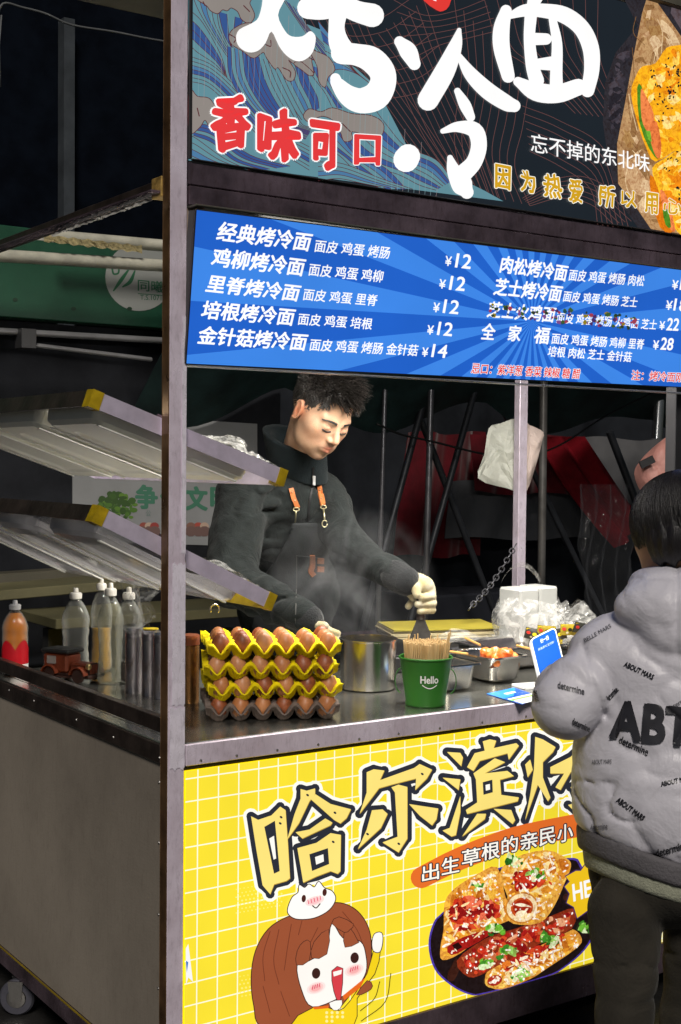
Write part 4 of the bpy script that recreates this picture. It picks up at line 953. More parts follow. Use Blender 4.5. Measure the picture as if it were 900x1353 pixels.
# pouches heaped in front of the bags
pk = [(706, 838, .5), (722, 834, .2), (738, 838, -.3), (752, 832, .1), (768, 830, .5), (730, 848, .9)]
for k, (px, py, a) in enumerate(pk):
    p_ = at(px, py, 3.82); w, h = .055, .032
    pp = empty('snack_pouch', (p_.x, p_.y, p_.z), f'small black and yellow printed food pouch, {ORD[k]} from the left in the heap', 'pouch', 'printed food pouches')
    m = MB(); P = [[(-w / 2 + w * i / 8, -.006 * math.sin(math.pi * i / 8) * math.sin(math.pi * j / 6), -h / 2 + h * j / 6 + .001 * math.sin(i * 3)) for i in range(9)] for j in range(7)]
    Q = [[(x, -y + .002, z) for x, y, z in r] for r in P]; m.grid(P); m.grid(Q); b = m.build('pouch_body', mat('pouch_black', (.03, .03, .025), .35) if k % 2 == 0 else mat('pouch_yellow', '8c7a20', .35, var=.4, scale=50), None, smooth=True); b.parent = pp
    A = Art(lambda x, y: Vector((x, -.0068 * math.sin(math.pi * (x / w + .5)) * math.sin(math.pi * (y / h + .5)), y)), (0, -1, 0), base=.0006)
    for cx_, cy_, r_, cl in ((-.018, .002, .006, 'b02a20'), (.0, .0, .007, 'd8c020' if k % 2 == 0 else '201c14'), (.017, -.002, .005, 'c8603a'), (-.008, -.009, .004, 'e0d8b0')): A.disc(cx_, cy_, r_, r_ * .8, cl, 9)
    A.poly([(-.026, .010), (.026, .010), (.026, .014), (-.026, .014)], 'c8b018'); b2 = A.build('pouch_print', print_mat('pouch_print_ink', 1, .35, False), None); b2.parent = pp
    pp.rotation_euler = (random.uniform(-.3, .3), a * .4, -.35 + random.uniform(-.3, .3))
tag(MB().box((bc2.x - .12, bc2.y - .16, .8505), (bc2.x + .08, bc2.y - .05, .872), bev=.004).build('pouch_box', mat('kraft', '8a7448', .6)), 'shallow box under the heap of printed pouches', 'box')

# ---- bottles on the left
PET = clear_mat('clear_bottle', (.36, .37, .34), .05, .62, .04)
CAPC = mat('frosted_cap', (.62, .6, .55), .35, var=.1)
def bottle(px, py, R, H, lab, liquid=None, fill=.5, cap=CAPC, neck=.33, waist=True, z=CT):
    c = cyl_at(px, py, R, z); b = empty('bottle', c, lab, 'bottle', 'bottles at the left end of the counter')
    pr = []
    N = 26
    for i in range(N + 1):
        t = i / N; h = H * t * .86
        if t < .05: r = R * (.82 + .18 * t / .05)
        elif t < .72: r = R * (1 - (.10 if waist else .02) * math.sin(math.pi * (t - .05) / .67) ** 2 * (1 if waist else .5) - .035 * (1 if waist else .3) * (math.sin(t * 42) > .2))
        else: u = (t - .72) / .28; r = R * (neck + (1 - neck) * (1 - u ** 1.7) ** .9) if u < 1 else R * neck
        pr.append((max(r, R * neck), h))
    pr.append((R * neck, H * .9))
    inner = [(max(r - .0009, .001), h + (.0012 if i == 0 else 0)) for i, (r, h) in enumerate(pr)]
    o = MB().lathe([(.001, .0)] + pr + inner[::-1] + [(.001, .0014)], c, 28).build('bottle_body', PET, b, smooth=True)
    if liquid:
        hh = H * .86 * fill; lp = [(r - .0011, h) for r, h in inner if h <= hh]; MB().lathe([(.001, .0016)] + [(r, max(h, .0018)) for r, h in lp] + [(.001, lp[-1][1])], c, 24).build('liquid', liquid, b, smooth=True)
    rn = R * neck
    MB().lathe([(rn + .001, H * .87), (rn + .004, H * .875), (rn + .0045, H * .93), (rn + .002, H * .945), (rn * .6, H * .95), (rn * .55, H * .99), (rn * .4, H)], c, 20).build('cap', cap, b, auto=40)
    return b, c
OILY = clear_mat('cooking_oil', (.62, .34, .03), .75, .95)
VIN = clear_mat('pale_vinegar', (.50, .48, .28), .14, .4)
SOY = mat('dark_soy', (.02, .01, .006), .1)
TEA = clear_mat('amber_tea', (.70, .22, .01), .95, 1)
bottle(100, 892, .038, .232, 'clear empty squeeze bottle with a frosted cap, behind the toy car')
bottle(134, 888, .03, .255, 'squeeze bottle holding yellow cooking oil, behind the two clear ones', OILY, .55)
bottle(146, 906, .034, .262, 'tall clear squeeze bottle holding pale vinegar, beside the steel canisters', VIN, .95)
bottle(170, 905, .036, .25, 'squeeze bottle with dark sauce at its bottom, just left of the steel canisters', SOY, .28)
b, c = bottle(20, 893, .035, .20, 'orange tea bottle with white cap and red and white label at the far left', TEA, .98, cap=mat('white_cap', (.7, .7, .72), .4), waist=False)
lb = MB(); P = [[(c.x + .0354 * math.cos(a), c.y + .0354 * math.sin(a), c.z + z) for a in np.linspace(math.radians(150), math.radians(330), 24)] for z in (.015, .07)]
# label: red band rising in two peaks with white stripes below
m = MB(); V = []; 
for i, a in enumerate(np.linspace(math.radians(170), math.radians(330), 33)):
    t = i / 32; top = .068 + .026 * abs(math.sin(t * math.pi * 2.)) ; V += [(c.x + .0356 * math.cos(a), c.y + .0356 * math.sin(a), c.z + .03), (c.x + .0356 * math.cos(a), c.y + .0356 * math.sin(a), c.z + top)]
m.add(V, [(2 * i, 2 * i + 2, 2 * i + 3, 2 * i + 1) for i in range(32)]).build('label', mat('red_label', 'b01420', .35), b, smooth=True)
m = MB(); m.add([(x, y, (c.z + .005 if k % 2 == 0 else c.z + .0295)) for k, (x, y, z) in enumerate(V)], [(2 * i, 2 * i + 2, 2 * i + 3, 2 * i + 1) for i in range(32)]).build('label_band', mat('white_label', (.7, .68, .66), .4), b, smooth=True)
# ---- steel canisters
CAN = mat('dark_canister', (.62, .57, .60), .2, .97, var=.15, scale=10, stretch=(1, 1, .1), rvar=.05)
for k, (px, py, R, lab, m_) in enumerate(((177, 917, .0215, 'leftmost of the tall dark steel canisters beside the bottles', CAN), (199, 921, .0215, 'second tall dark steel canister from the left, with a yellow lid edge', CAN), (214, 925, .0215, 'third steel canister, half hidden by the front corner post', CAN), (250, 930, .024, 'orange brown tin canister between the corner post and the eggs', mat('amber_tin', (.35, .17, .06), .25, .8, var=.25, scale=10, stretch=(1, 1, .1))))):
    c = cyl_at(px, py, R); o = empty('canister', c, lab, 'canister', 'tall canisters at the left of the counter')
    MB().lathe([(R * .96, 0), (R, .003), (R, .135), (R * .985, .137), (R * .985, .139)], c, 32).build('canister_body', m_, o, auto=40)
    MB().lathe([(R * 1.02, .1395), (R * 1.03, .142), (R * 1.0, .147), (R * 1.03, .150), (R * 1.03, .160), (R * .98, .163), (R * .5, .1635)], c, 32).build('lid', m_ if k != 3 else mat('red_tin_lid', (.30, .09, .04), .35, .4), o, auto=40)
    if k == 1: MB().lathe([(R * .9, .1645), (R * .9, .1665), (R * .2, .167)], c, 24).build('yellow_seal', mat('yellow_seal', 'b8a020', .5), o)
# ---- brown toy car
pc = PZ(100, 905, CT); car = empty('toy_car', (0, 0, 0), 'small reddish brown wooden vintage toy car with a black roof, beside the side rail', 'toy car')
BRN = mat('brown_wood_paint', '6a2e18', .45, var=.25, scale=30, bump=.3); BRD = mat('dark_brown_wood', '2a1610', .5, var=.3)
bxl = lambda n_, lo, hi, m_, p_=car, bev=.002: MB().box(lo, hi, bev=bev).build(n_, m_, p_)
bxl('chassis', (-.085, -.03, .012), (.08, .03, .022), BRD); bxl('cab', (-.075, -.031, .0225), (.005, .031, .072), BRN, bev=.006); bxl('roof', (-.081, -.035, .0725), (.012, .035, .083), mat('toy_black', (.015, .015, .015), .4), bev=.004)
bxl('hood', (.006, -.021, .0225), (.062, .021, .05), BRN, bev=.005); 
g = bxl('grille', (.0625, -.019, .02), (.068, .019, .05), BRD)
for k in range(6): bxl('grille_bar', (.0685, -.0165 + k * .006, .023), (.0705, -.0135 + k * .006, .047), BRN, g, .0005)
for s in (-1, 1):
    for k, x in enumerate((-.048, .045)):
        Mx = Matrix.Translation((x, s * .034, .018)) @ Matrix.Rotation(math.pi / 2, 4, 'X'); m = MB().lathe([(.004, -.005), (.017, -.005), (.018, 0), (.017, .005), (.004, .005)], n=20); m.v = [tuple(Mx @ Vector(p_)) for p_ in m.v]; m.build('wheel', BRD, car, auto=30)
        P = [[(x + .024 * math.cos(a), s * .034 + dy, .018 + .024 * math.sin(a)) for dy in (-.009, .009)] for a in np.linspace(.15, 3.0, 12)]; q_ = MB().grid(P); solid(q_.v, q_.f, .003, 'mudguard', BRN, car)
    bxl('window', (-.06, s * .0312 - .001, .045), (-.03, s * .0312 + .001, .066), mat('toy_window', (.30, .26, .24), .2)); bxl('running_board', (-.03, s * .036 - .006, .012), (.028, s * .036 + .006, .016), BRD)
    Mx = Matrix.Translation((.07, s * .024, .044)) @ Matrix.Rotation(math.pi / 2, 4, 'Y'); m = MB().lathe([(.002, -.006), (.0075, -.004), (.008, .004), (.005, .006)], n=16); m.v = [tuple(Mx @ Vector(p_)) for p_ in m.v]; m.build('headlight', mat('brass', (.6, .45, .2), .3, .9), car, auto=30)
bxl('bumper', (.073, -.034, .014), (.079, .034, .022), BRD)
car.location = (pc.x + .02, pc.y + .065, CT + .001); car.rotation_euler = (0, 0, math.radians(-62))

# ================================================================== RACKS WITH TRAYS AND FILM
LILAC = mat('lilac_steel_bar', (.56, .50, .62), .36, .35, var=.12, scale=20, bump=.1)
TRAYW = mat('white_translucent_tray', (.90, .90, .80), .35, var=.04, scale=6, sss=0.); TRAYC = clear_mat('clear_tray', (.62, .61, .63), .35, .9, .12)
RIBM = mat('white_tray_rib', (.86, .86, .80), .3, var=.03)
def rack(A0, B0, lab, traymat, trlab, seed, lid):
    A0, B0 = Vector(A0), Vector(B0); r = empty('tilted_rack', A0, lab, 'rack', 'tilted tray racks on the corner post')
    d = (B0 - A0).normalized(); n_ = Vector((-d.z, 0, d.x)) if d.x > 0 else Vector((d.z, 0, -d.x)); ln = (B0 - A0).length; Yd = Vector((0, 1, 0)); LEN = .98
    H = .034
    def pl(name, a, b, c0, c1, e0, e1, m_):   # along d, y, normal
        v = [A0 + d * x + Yd * y + n_ * z for z in (e0, e1) for x, y in ((a, c0), (b, c0), (b, c1), (a, c1))]
        MB().add(v, [(0, 3, 2, 1), (4, 5, 6, 7), (0, 1, 5, 4), (1, 2, 6, 5), (2, 3, 7, 6), (3, 0, 4, 7)]).build(name, m_, r)
    pl('front_bar', .0, ln, 0, .003, -H, 0, LILAC); pl('front_bar_flange', .0, ln, .0032, .03, -.003, -.0002, LILAC)
    pl('back_bar', .0, ln, LEN, LEN + .003, -H, 0, LILAC)
    pl('outer_bar', -.0035, -.0005, .0, LEN, -H, 0, BRONZE); pl('outer_bar_flange', .0, .024, .031, LEN, -.0034, -.0004, BRONZE)
    pl('inner_bar', ln - .003, ln - .0002, .0035, LEN, -H, 0, LILAC if seed == 1 else TAPE_Y)
    pl('yellow_tape', -.0045, .02, -.0012, .0305, -H - .0015, .0012, TAPE_Y); pl('yellow_tape', ln - .02, ln + .0015, -.0012, .0305, -H - .0015, .0012, TAPE_Y)
    pl('post_bracket', .145, .185, .0035, .0065, -H, .006, STEEL_D)
    # trays hanging in the frame
    for k in range(3):
        y0, y1 = .012 + k * .315, .012 + k * .315 + .285; s0, s1 = .012, ln * .86
        t_ = empty('plastic_tray', A0 + Yd * y0, trlab[k], 'tray', 'plastic trays on the tilted racks')
        dep = .055
        def ring(i, zz, rr_=.02, nn_=5):
            pts = []
            for sx, sy, a0 in ((s1 - i, y1 - i, 0), (s0 + i, y1 - i, 90), (s0 + i, y0 + i, 180), (s1 - i, y0 + i, 270)):
                cx_ = sx - rr_ * (1 if a0 in (0, 270) else -1); cy_ = sy - rr_ * (1 if a0 in (0, 90) else -1)
                for q in range(nn_ + 1): a = math.radians(a0 + 90 * q / nn_); pts.append(A0 + d * (cx_ + rr_ * math.cos(a)) + Yd * (cy_ + rr_ * math.sin(a)) + n_ * zz)
            return pts
        R_ = [ring(-.004, -.006), ring(-.004, -.001), ring(.006, -.0012), ring(.014, -dep + .008), ring(.024, -dep), ring(.06, -dep - .001), ring(.066, -dep + .004)]
        v = [p_ for q in R_ for p_ in q]; n0 = len(R_[0]); f = [(i * n0 + q, i * n0 + (q + 1) % n0, (i + 1) * n0 + (q + 1) % n0, (i + 1) * n0 + q) for i in range(len(R_) - 1) for q in range(n0)] + [tuple((len(R_) - 1) * n0 + q for q in range(n0))]
        solid(v, f, .0015, 'tray_body', traymat, t_, ang=18)
        for ya, yb in ((y0 + .016, y0 + .030), (y1 - .030, y1 - .016)):
            vv = [A0 + d * x + Yd * y + n_ * z for z in (-dep - .0045, -dep - .0015) for x, y in ((s0 + .03, ya), (s1 - .03, ya), (s1 - .03, yb), (s0 + .03, yb))]
            MB().add(vv, [(0, 3, 2, 1), (4, 5, 6, 7), (0, 1, 5, 4), (1, 2, 6, 5), (2, 3, 7, 6), (3, 0, 4, 7)]).build('tray_rib', RIBM, t_)
    # crumpled film lying on the trays
    def heap(c_, w, dd, h, sd, lab_, m_=FILM):
        V = []; n1 = 30
        for i in range(n1):
            for j in range(n1):
                a, b_ = i / (n1 - 1) - .5, j / (n1 - 1) - .5; V.append((a * w, b_ * dd, h * math.exp(-(a * a + b_ * b_) * 9)))
        V = crumple(V, h * .55, 70, sd); q = MB(); q.add([A0 + d * (c_[0] + x) + Yd * (c_[1] + y) + n_ * (max(z, .001) + .004) for x, y, z in V], [(i * n1 + j, i * n1 + j + 1, (i + 1) * n1 + j + 1, (i + 1) * n1 + j) for i in range(n1 - 1) for j in range(n1 - 1)])
        tag(q.build('crumpled_film', m_, None, smooth=True), lab_, 'film', 'crumpled film on the racks')
    heap((ln * .80, .10), .16, .15, .035 if seed == 1 else .02, seed, f'crumpled clear film on the inner end of the {lid} rack')
    return A0, d, n_
rack((-.148, .036, 1.566), (.301, .036, 1.409), 'upper tilted metal rack with taped corners passing behind the corner post', TRAYW, ['nearest white plastic tray hanging in the upper rack', 'middle white plastic tray in the upper rack', 'farthest white plastic tray in the upper rack'], 1, 'upper')
rack((-.137, .036, 1.337), (.276, .036, 1.139), 'lower, steeper tilted metal rack with taped corners above the bottles', TRAYC, ['nearest clear plastic tray hanging in the lower rack', 'middle clear plastic tray in the lower rack', 'farthest clear plastic tray in the lower rack'], 2, 'lower')
# film rag hanging under the lower rack near the post
V = []; n1 = 24
for i in range(n1):
    for j in range(n1): a, b_ = i / (n1 - 1) - .5, j / (n1 - 1); V.append((a * .10 * (1 - .5 * b_), .05 * math.sin(a * 7), -.13 * b_))
V = crumple(V, .022, 75, 9); q = MB(); q0_ = Vector((.19, .55, 1.13)); q.add([q0_ + Vector(p_) for p_ in V], [(i * n1 + j, i * n1 + j + 1, (i + 1) * n1 + j + 1, (i + 1) * n1 + j) for i in range(n1 - 1) for j in range(n1 - 1)])
tag(q.build('hanging_film', FILM, None, smooth=True), 'ragged strip of clear film hanging below the lower rack beside the post', 'film')
# hook on the right of the post
hk = at(284, 805, 3.15); tag(MB().tube([hk + Vector((.012 * math.sin(t), 0, .012 * math.cos(t))) for t in np.linspace(-2.2, 2.4, 14)], .0022, 8).build('metal_ring', mat('nickel', (.7, .68, .6), .25, 1.), None, smooth=True), 'small nickel ring hook hanging just right of the corner post', 'hook')

# ================================================================== BACKGROUND
def struct(o): o['kind'] = 'structure'; return o
def btag(name, lo, hi, m, lab, cat, group=None, bev=.002): return tag(MB().box(lo, hi, bev=bev).build(name, m, None), lab, cat, group)
gm = MB(); P = [[(-60 + 120 * i / 24, -60 + 120 * j / 24, 0) for i in range(25)] for j in range(25)]
struct(gm.grid(P).build('ground', mat('wet_asphalt', (.013, .0125, .012), .5, var=.5, scale=6, bump=.6, bscale=90), None))
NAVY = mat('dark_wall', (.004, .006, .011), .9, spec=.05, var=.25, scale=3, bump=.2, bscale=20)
# left: dark building wall with a poster, a green fascia band, pipes, shelves
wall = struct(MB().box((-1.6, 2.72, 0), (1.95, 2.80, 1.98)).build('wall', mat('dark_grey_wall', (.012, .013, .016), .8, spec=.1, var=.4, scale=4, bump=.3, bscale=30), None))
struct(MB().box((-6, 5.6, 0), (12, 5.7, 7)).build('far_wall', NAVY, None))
GREENF = mat('green_fascia', (.010, .064, .034), .5, var=.15, scale=5, bump=.15, bscale=120)
f0 = PY(0, 418, 2.6); f1 = PY(0, 338, 2.6)
fa = empty('green_fascia', (f0.x, 2.6, f0.z), 'green painted fascia band with a pale round logo, behind the cart on the left', 'fascia')
MB().box((f0.x - 1.5, 2.6, f0.z), (1.9, 2.7, f1.z + .12), bev=.003).build('fascia_board', GREENF, fa)
A = Art(lambda x, y: PY(x, y, 2.6), (0, -1, 0), base=.002)
GP = print_mat('fascia_ink', 1, .6, False)
A.disc(184, 366, 45, 45, '8c8f8c', 40); A.build('logo_disc', GP, fa); A.text('同曦', (182, 384), (216, 387), (182, 369), '1c5a3c', .03); A.poly([(182, 387.5), (216, 390), (216, 391), (182, 388.5)], '1c5a3c')
A.text('T.S.1071', (185, 396), (213, 397), (185, 389.5), '1c5a3c', .02); A.stroke([(150, 384, 1), (160, 370, 2.5), (170, 356, 1)], '1c5a3c'); A.stroke([(162, 379, 1), (172, 372, 2.5), (178, 358, 1)], '1c5a3c')
A.stroke([(148, 355, 1.2), (150, 362, 1.2), (156, 361, 1.2), (157, 355, 1.2)], '1c5a3c')
A.build('logo_print', GP, fa)
for x, y in ((20, 396), (97, 408), (171, 408)): A.disc(x, y, 3.5, 2.6, '12301f', 9); A.build('bolt_mark', GP, fa)

PIPEW = mat('pale_pipe', (.42, .41, .34), .45, var=.2, scale=12, bump=.2); PIPEG = mat('grey_pipe', (.16, .16, .165), .4, .3, var=.2)
def hpipe(px0, py0, px1, py1, y, r, m, lab, name='pipe'): return tag(MB().tube([PY(px0, py0, y), PY(px1, py1, y)], r, 14).build(name, m, None, auto=40), lab, 'pipe', 'pipes behind the cart on the left')
hpipe(-60, 334, 232, 352, 2.4, .024, PIPEW, 'lower pale horizontal pipe crossing in front of the green fascia')
hpipe(70, 312, 232, 326, 2.45, .024, PIPEW, 'upper pale horizontal pipe above the green fascia')
hpipe(-60, 434, 232, 451, 2.5, .013, PIPEG, 'thin grey horizontal pipe under the green fascia'); hpipe(28, 454, 200, 475, 2.48, .009, PIPEG, 'thin sloping grey rod beneath the pipes')
p_ = PY(36, 445, 2.47); btag('pipe_clamp', (p_.x - .03, p_.y - .02, p_.z - .045), (p_.x + .03, p_.y + .05, p_.z + .03), mat('clamp', (.03, .03, .032), .5), 'dark square clamp on the thin grey pipe', 'clamp')
V = [PY(x, y, 2.38) for x, y in ((38, 316), (106, 322), (105, 314), (60, 309))]; tag(MB().add(V + [v + Vector((0, .004, 0)) for v in V], [(0, 1, 2, 3), (7, 6, 5, 4), (0, 4, 5, 1), (1, 5, 6, 2), (2, 6, 7, 3), (3, 7, 4, 0)]).build('torn_paper', mat('old_paper', (.45, .45, .40), .7), None), 'torn pale sheet caught above the pale pipe', 'paper')
q = MB(); P = [[PY(58 + 130 * i / 20, 319 + 15 * i / 20 - 3 * j + 1.5 * math.sin(i * 2.3 + j), 2.36 + .01 * math.sin(i * 3 + j * 2)) for j in range(4)] for i in range(21)]
tag(q.grid(P).build('foil_strip', mat('gold_foil', (.50, .42, .22), .3, .6, var=.4, scale=60, bump=.8), None, smooth=True), 'crinkled foil strip hanging along the pale pipe', 'foil')
q0 = PY(92, 24, 4.2); q1 = PY(92, 420, 4.2); tag(MB().box((q0.x - .03, 4.2, 0), (q0.x + .03, 4.28, q0.z)).build('steel_column', mat('column_grey', (.045, .052, .06), .6, var=.2, spec=.1), None), 'tall grey steel column standing in the dark beyond the fascia', 'column')
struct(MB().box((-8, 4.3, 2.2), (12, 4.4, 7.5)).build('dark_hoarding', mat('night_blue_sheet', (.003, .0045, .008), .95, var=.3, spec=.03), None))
pts = [PY(x, y, 3.6) for x, y in ((-5, 30), (4, 5), (30, 10), (60, 18), (95, 33), (150, 42), (190, 50), (225, 56))]; tag(MB().tube([Vector(p) for p in catmull(pts, 5)], .006, 6).build('cable', mat('cable_grey', (.09, .095, .10), .6), None, smooth=True), 'thin twisted cable sagging across the dark gap at top left', 'cable')
pts = [PY(x, y, 3.6) for x, y in ((2, 20), (-1, 60), (1, 115))]; tag(MB().tube(pts, .004, 6).build('cable', mat('cable_grey', (.09, .095, .10), .6), None, smooth=True), 'thin cable dropping straight down at the far left edge', 'cable')
# poster
po = empty('poster', PY(190, 700, 2.71), 'grey notice poster with green characters and a round tree, behind the racks', 'poster')
onP = lambda x, y: PY(x, y, 2.715)
c4 = [onP(96, 545), onP(340, 560), onP(340, 722), onP(96, 716)]
MB().add(c4 + [v + Vector((0, .0045, 0)) for v in c4], [(3, 2, 1, 0), (4, 5, 6, 7), (0, 1, 5, 4), (1, 2, 6, 5), (2, 3, 7, 6), (3, 0, 4, 7)]).build('poster_sheet', mat('poster_paper', (.17, .175, .18), .6, var=.06), po)
A = Art(onP, (0, -1, 0), base=.001)
for ch, x in (('争', 180), ('做', 213), ('文', 246), ('明', 279)): A.text(ch, (x, 671 + (x - 180) * .03), (x + 27, 672 + (x - 180) * .03), (x, 641 + (x - 180) * .03), '2f5f4c', .08); A.build('character', GP, po)
for ch, x in (('讲', 128), ('文', 156), ('明', 184), ('话', 212)): A.text(ch, (x, 629), (x + 16, 630), (x, 622), '4c5c56', .04); A.build('character', GP, po)
for k in range(70):
    a, r = random.uniform(0, 6.28), random.uniform(0, 1) ** .5; x, y = 153 + 26 * r * math.cos(a), 672 + 22 * r * math.sin(a); A.disc(x, y, random.uniform(2, 6), random.uniform(2, 5), random.choice(['2c4a14', '3a5c18', '47681c', '24400f']), 8)
A.build('tree_print', GP, po)
for x, c in ((190, '7a3a30'), (197, '9c8878'), (204, '7c2c28'), (262, '8c3a30'), (270, '9a8474'), (252, '6a4a40')): A.disc(x, 695, 6, 5, c, 10); A.disc(x, 702, 8, 7, '5a4440', 10)
A.build('people_print', GP, po)
A.text('公', (193, 682), (199, 682), (193, 674), '5a6a66', .03)
A.build('poster_print', GP, po)
OLIVE = mat('olive_shelf', (.09, .082, .04), .6, var=.2, scale=6)
a, b = PY(-60, 782, 2.2), PY(330, 752, 2.2); tag(MB().beam(a - Vector((0, 0, .01)), b, .30, .035).build('shelf_board', OLIVE, None), 'long olive wooden board running behind the bottles on the left', 'shelf')
tb_ = empty('low_table', PY(150, 830, 1.9), 'low olive topped table with dark legs behind the bottles', 'table')
a, b = PY(48, 818, 1.95), PY(330, 800, 1.95); MB().beam(a, b, .35, .035).build('table_top', OLIVE, tb_)
for px in (70, 190, 300): p_ = PY(px, 830, 1.95); MB().box((p_.x - .025, 1.93, 0), (p_.x + .025, 1.98, p_.z)).build('leg', mat('table_leg', (.02, .02, .02), .5), tb_)
a, b = PY(-60, 770, 2.35), PY(330, 742, 2.35); tag(MB().beam(a, b, .1, .05).build('rail_board', mat('brown_board', (.05, .045, .03), .6), None), 'dark brown rail just above the olive board', 'rail')

# right: tent behind the stall
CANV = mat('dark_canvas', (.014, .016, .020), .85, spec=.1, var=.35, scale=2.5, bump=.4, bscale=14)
def cloth(name, pts4, m, lab, cat, yd=.03, fx=14., n=26, seed=0., group=None):
    """hanging cloth: four corners (tl,tr,br,bl) and vertical folds"""
    tl, tr, br, bl = [Vector(p) for p in pts4]; P = []
    for j in range(n):
        t = j / (n - 1); r = []
        for i in range(n):
            s = i / (n - 1); p = (tl * (1 - s) + tr * s) * (1 - t) + (bl * (1 - s) + br * s) * t
            r.append(p + Vector((0, yd * (math.sin(s * fx + seed + t * 1.5) + .4 * math.sin(s * fx * 2.3 + t * 3 + seed)), .01 * math.sin(s * 9 + seed))))
        P.append(r)
    q = MB().grid(P); o = solid(q.v, q.f, .004, name, m)
    if lab: tag(o, lab, cat, group)
    else: struct(o)
    return o
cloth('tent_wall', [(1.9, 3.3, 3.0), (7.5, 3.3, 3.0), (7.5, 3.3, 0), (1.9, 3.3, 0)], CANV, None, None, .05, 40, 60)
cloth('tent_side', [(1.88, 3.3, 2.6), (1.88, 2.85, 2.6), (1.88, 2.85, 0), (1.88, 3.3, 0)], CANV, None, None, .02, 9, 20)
# sagging dark green tarpaulin under the tent roof
n1 = 40; P = []
for j in range(n1):
    t = j / (n1 - 1); r = []
    for i in range(n1 * 2):
        s = i / (n1 * 2 - 1); x = 1.2 + 5 * s; y = 1.25 + 1.45 * t; z = 2.62 - .62 * t - .28 * t * t - .10 * t * abs(math.sin(s * 13 + 1.2)) - .05 * t * math.sin(s * 31); r.append((x, y, z))
    P.append(r)
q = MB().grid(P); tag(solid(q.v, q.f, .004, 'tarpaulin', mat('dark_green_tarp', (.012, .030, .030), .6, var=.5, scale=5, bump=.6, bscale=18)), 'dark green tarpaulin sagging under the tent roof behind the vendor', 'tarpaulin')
RED = mat('dark_red_cloth', (.060, .003, .006), .9, spec=.1, var=.3, scale=9, sheen=.2, bump=.3, bscale=30)
RED2 = mat('bright_red_cloth', (.15, .005, .010), .8, spec=.1, var=.3, scale=9, bump=.3, bscale=30)
GSH = mat('grey_sheet', (.05, .053, .06), .8, var=.2, scale=4, bump=.3, bscale=20)
cloth('red_cloth', [PY(540, 572, 3.1), PY(640, 572, 3.1), PY(632, 735, 3.1), PY(523, 735, 3.1)], RED, 'dark red cloth hanging behind the crossed poles', 'cloth', .02, 16)
cloth('grey_sheet', [PY(598, 636, 3.05), PY(780, 640, 3.05), PY(780, 712, 3.05), PY(590, 712, 3.05)], GSH, 'grey sheet behind the poles under the red cloth', 'sheet', .015, 14)
cloth('red_cloth', [PY(625, 576, 2.95), PY(768, 577, 2.95), PY(776, 655, 2.95), PY(625, 650, 2.95)], RED, 'deep red banner cloth behind the hanging white bag', 'cloth', .02, 18, seed=2.)
cloth('grey_sheet', [PY(772, 578, 3.08), PY(900, 582, 3.08), PY(905, 690, 3.08), PY(780, 690, 3.08)], mat('pale_grey_sheet', (.085, .085, .09), .8, var=.15, scale=4), 'paler grey canvas flap at the right under the tarpaulin', 'sheet', .012, 10)
# falling red strip
P = []
for j in range(22):
    t = j / 21; L0 = PY(712 + 104 * t ** 1.25, 577 + 147 * t, 2.85); R0 = PY(770 + 84 * t, 577 + 113 * t, 2.85); P.append([L0.lerp(R0, i / 11) + Vector((0, .03 * math.sin(i * 1.1 + t * 2), 0)) for i in range(12)])
q = MB().grid(P); tag(solid(q.v, q.f, .004, 'red_cloth', RED2), 'bright red cloth strip slanting down toward the customer', 'cloth')
POLE = mat('galvanised_pole', (.14, .14, .155), .35, .6, var=.25, scale=10); POLED = mat('dark_pole', (.035, .038, .045), .4, .4, var=.2)
def pole(x0, y0, x1, y1, Y, r, m, lab, ext=True):
    if ext: k = (x1 - x0) / (y1 - y0); x1 += k * (890 - y1); y1 = 890; x0 -= k * (y0 - 515); y0 = min(y0, 515)
    return tag(MB().tube([PY(x0, y0, Y), PY(x1, y1, Y)], r, 12).build('tent_pole', m, None, auto=40), lab, 'pole', 'tent poles behind the vendor')
pole(508, 540, 500, 800, 2.5, .011, POLE, 'leftmost thin upright pole behind the vendor'); pole(569, 540, 562, 800, 2.5, .015, POLE, 'shiny upright pole in front of the red cloth'); pass
pole(719, 490, 715, 800, 2.2, .019, mat('grey_pole', (.13, .125, .12), .4, .4, var=.3), 'thick dull grey upright pole right of the rear corner post'); pole(873, 500, 868, 580, 2.6, .030, mat('bright_pole', (.55, .56, .58), .2, .9), 'bright chrome pole at the upper right above the pink jacket', False)
for k, (x0, y0, x1, y1) in enumerate(((560, 530, 490, 790), (625, 525, 548, 800), (585, 630, 650, 800), (715, 645, 790, 800))): pole(x0, y0, x1, y1, 2.62 + .03 * k, .017, POLED, f'{ORD[k]} dark slanting brace in the crossed framework behind the vendor')
a, b = PY(712, 534, 2.7), PY(880, 530, 2.7); tag(MB().tube([a, b], .018, 10).build('tent_pole', POLED, None, auto=40), 'dark horizontal pole under the tarpaulin at upper right', 'pole', 'tent poles behind the vendor')
pts = [PY(x, y, 2.4) for x, y in ((498, 560), (530, 574), (570, 583), (640, 600), (690, 604), (740, 588), (800, 550), (860, 520))]; tag(MB().tube([Vector(p) for p in catmull(pts, 6)], .005, 6).build('cable', mat('black_cable', (.006, .006, .006), .5), None, smooth=True), 'black cable slung across behind the white hanging bag', 'cable')
pole(805, 570, 870, 740, 2.9, .022, POLED, 'dark slanting pole beside the pink jacket', False)
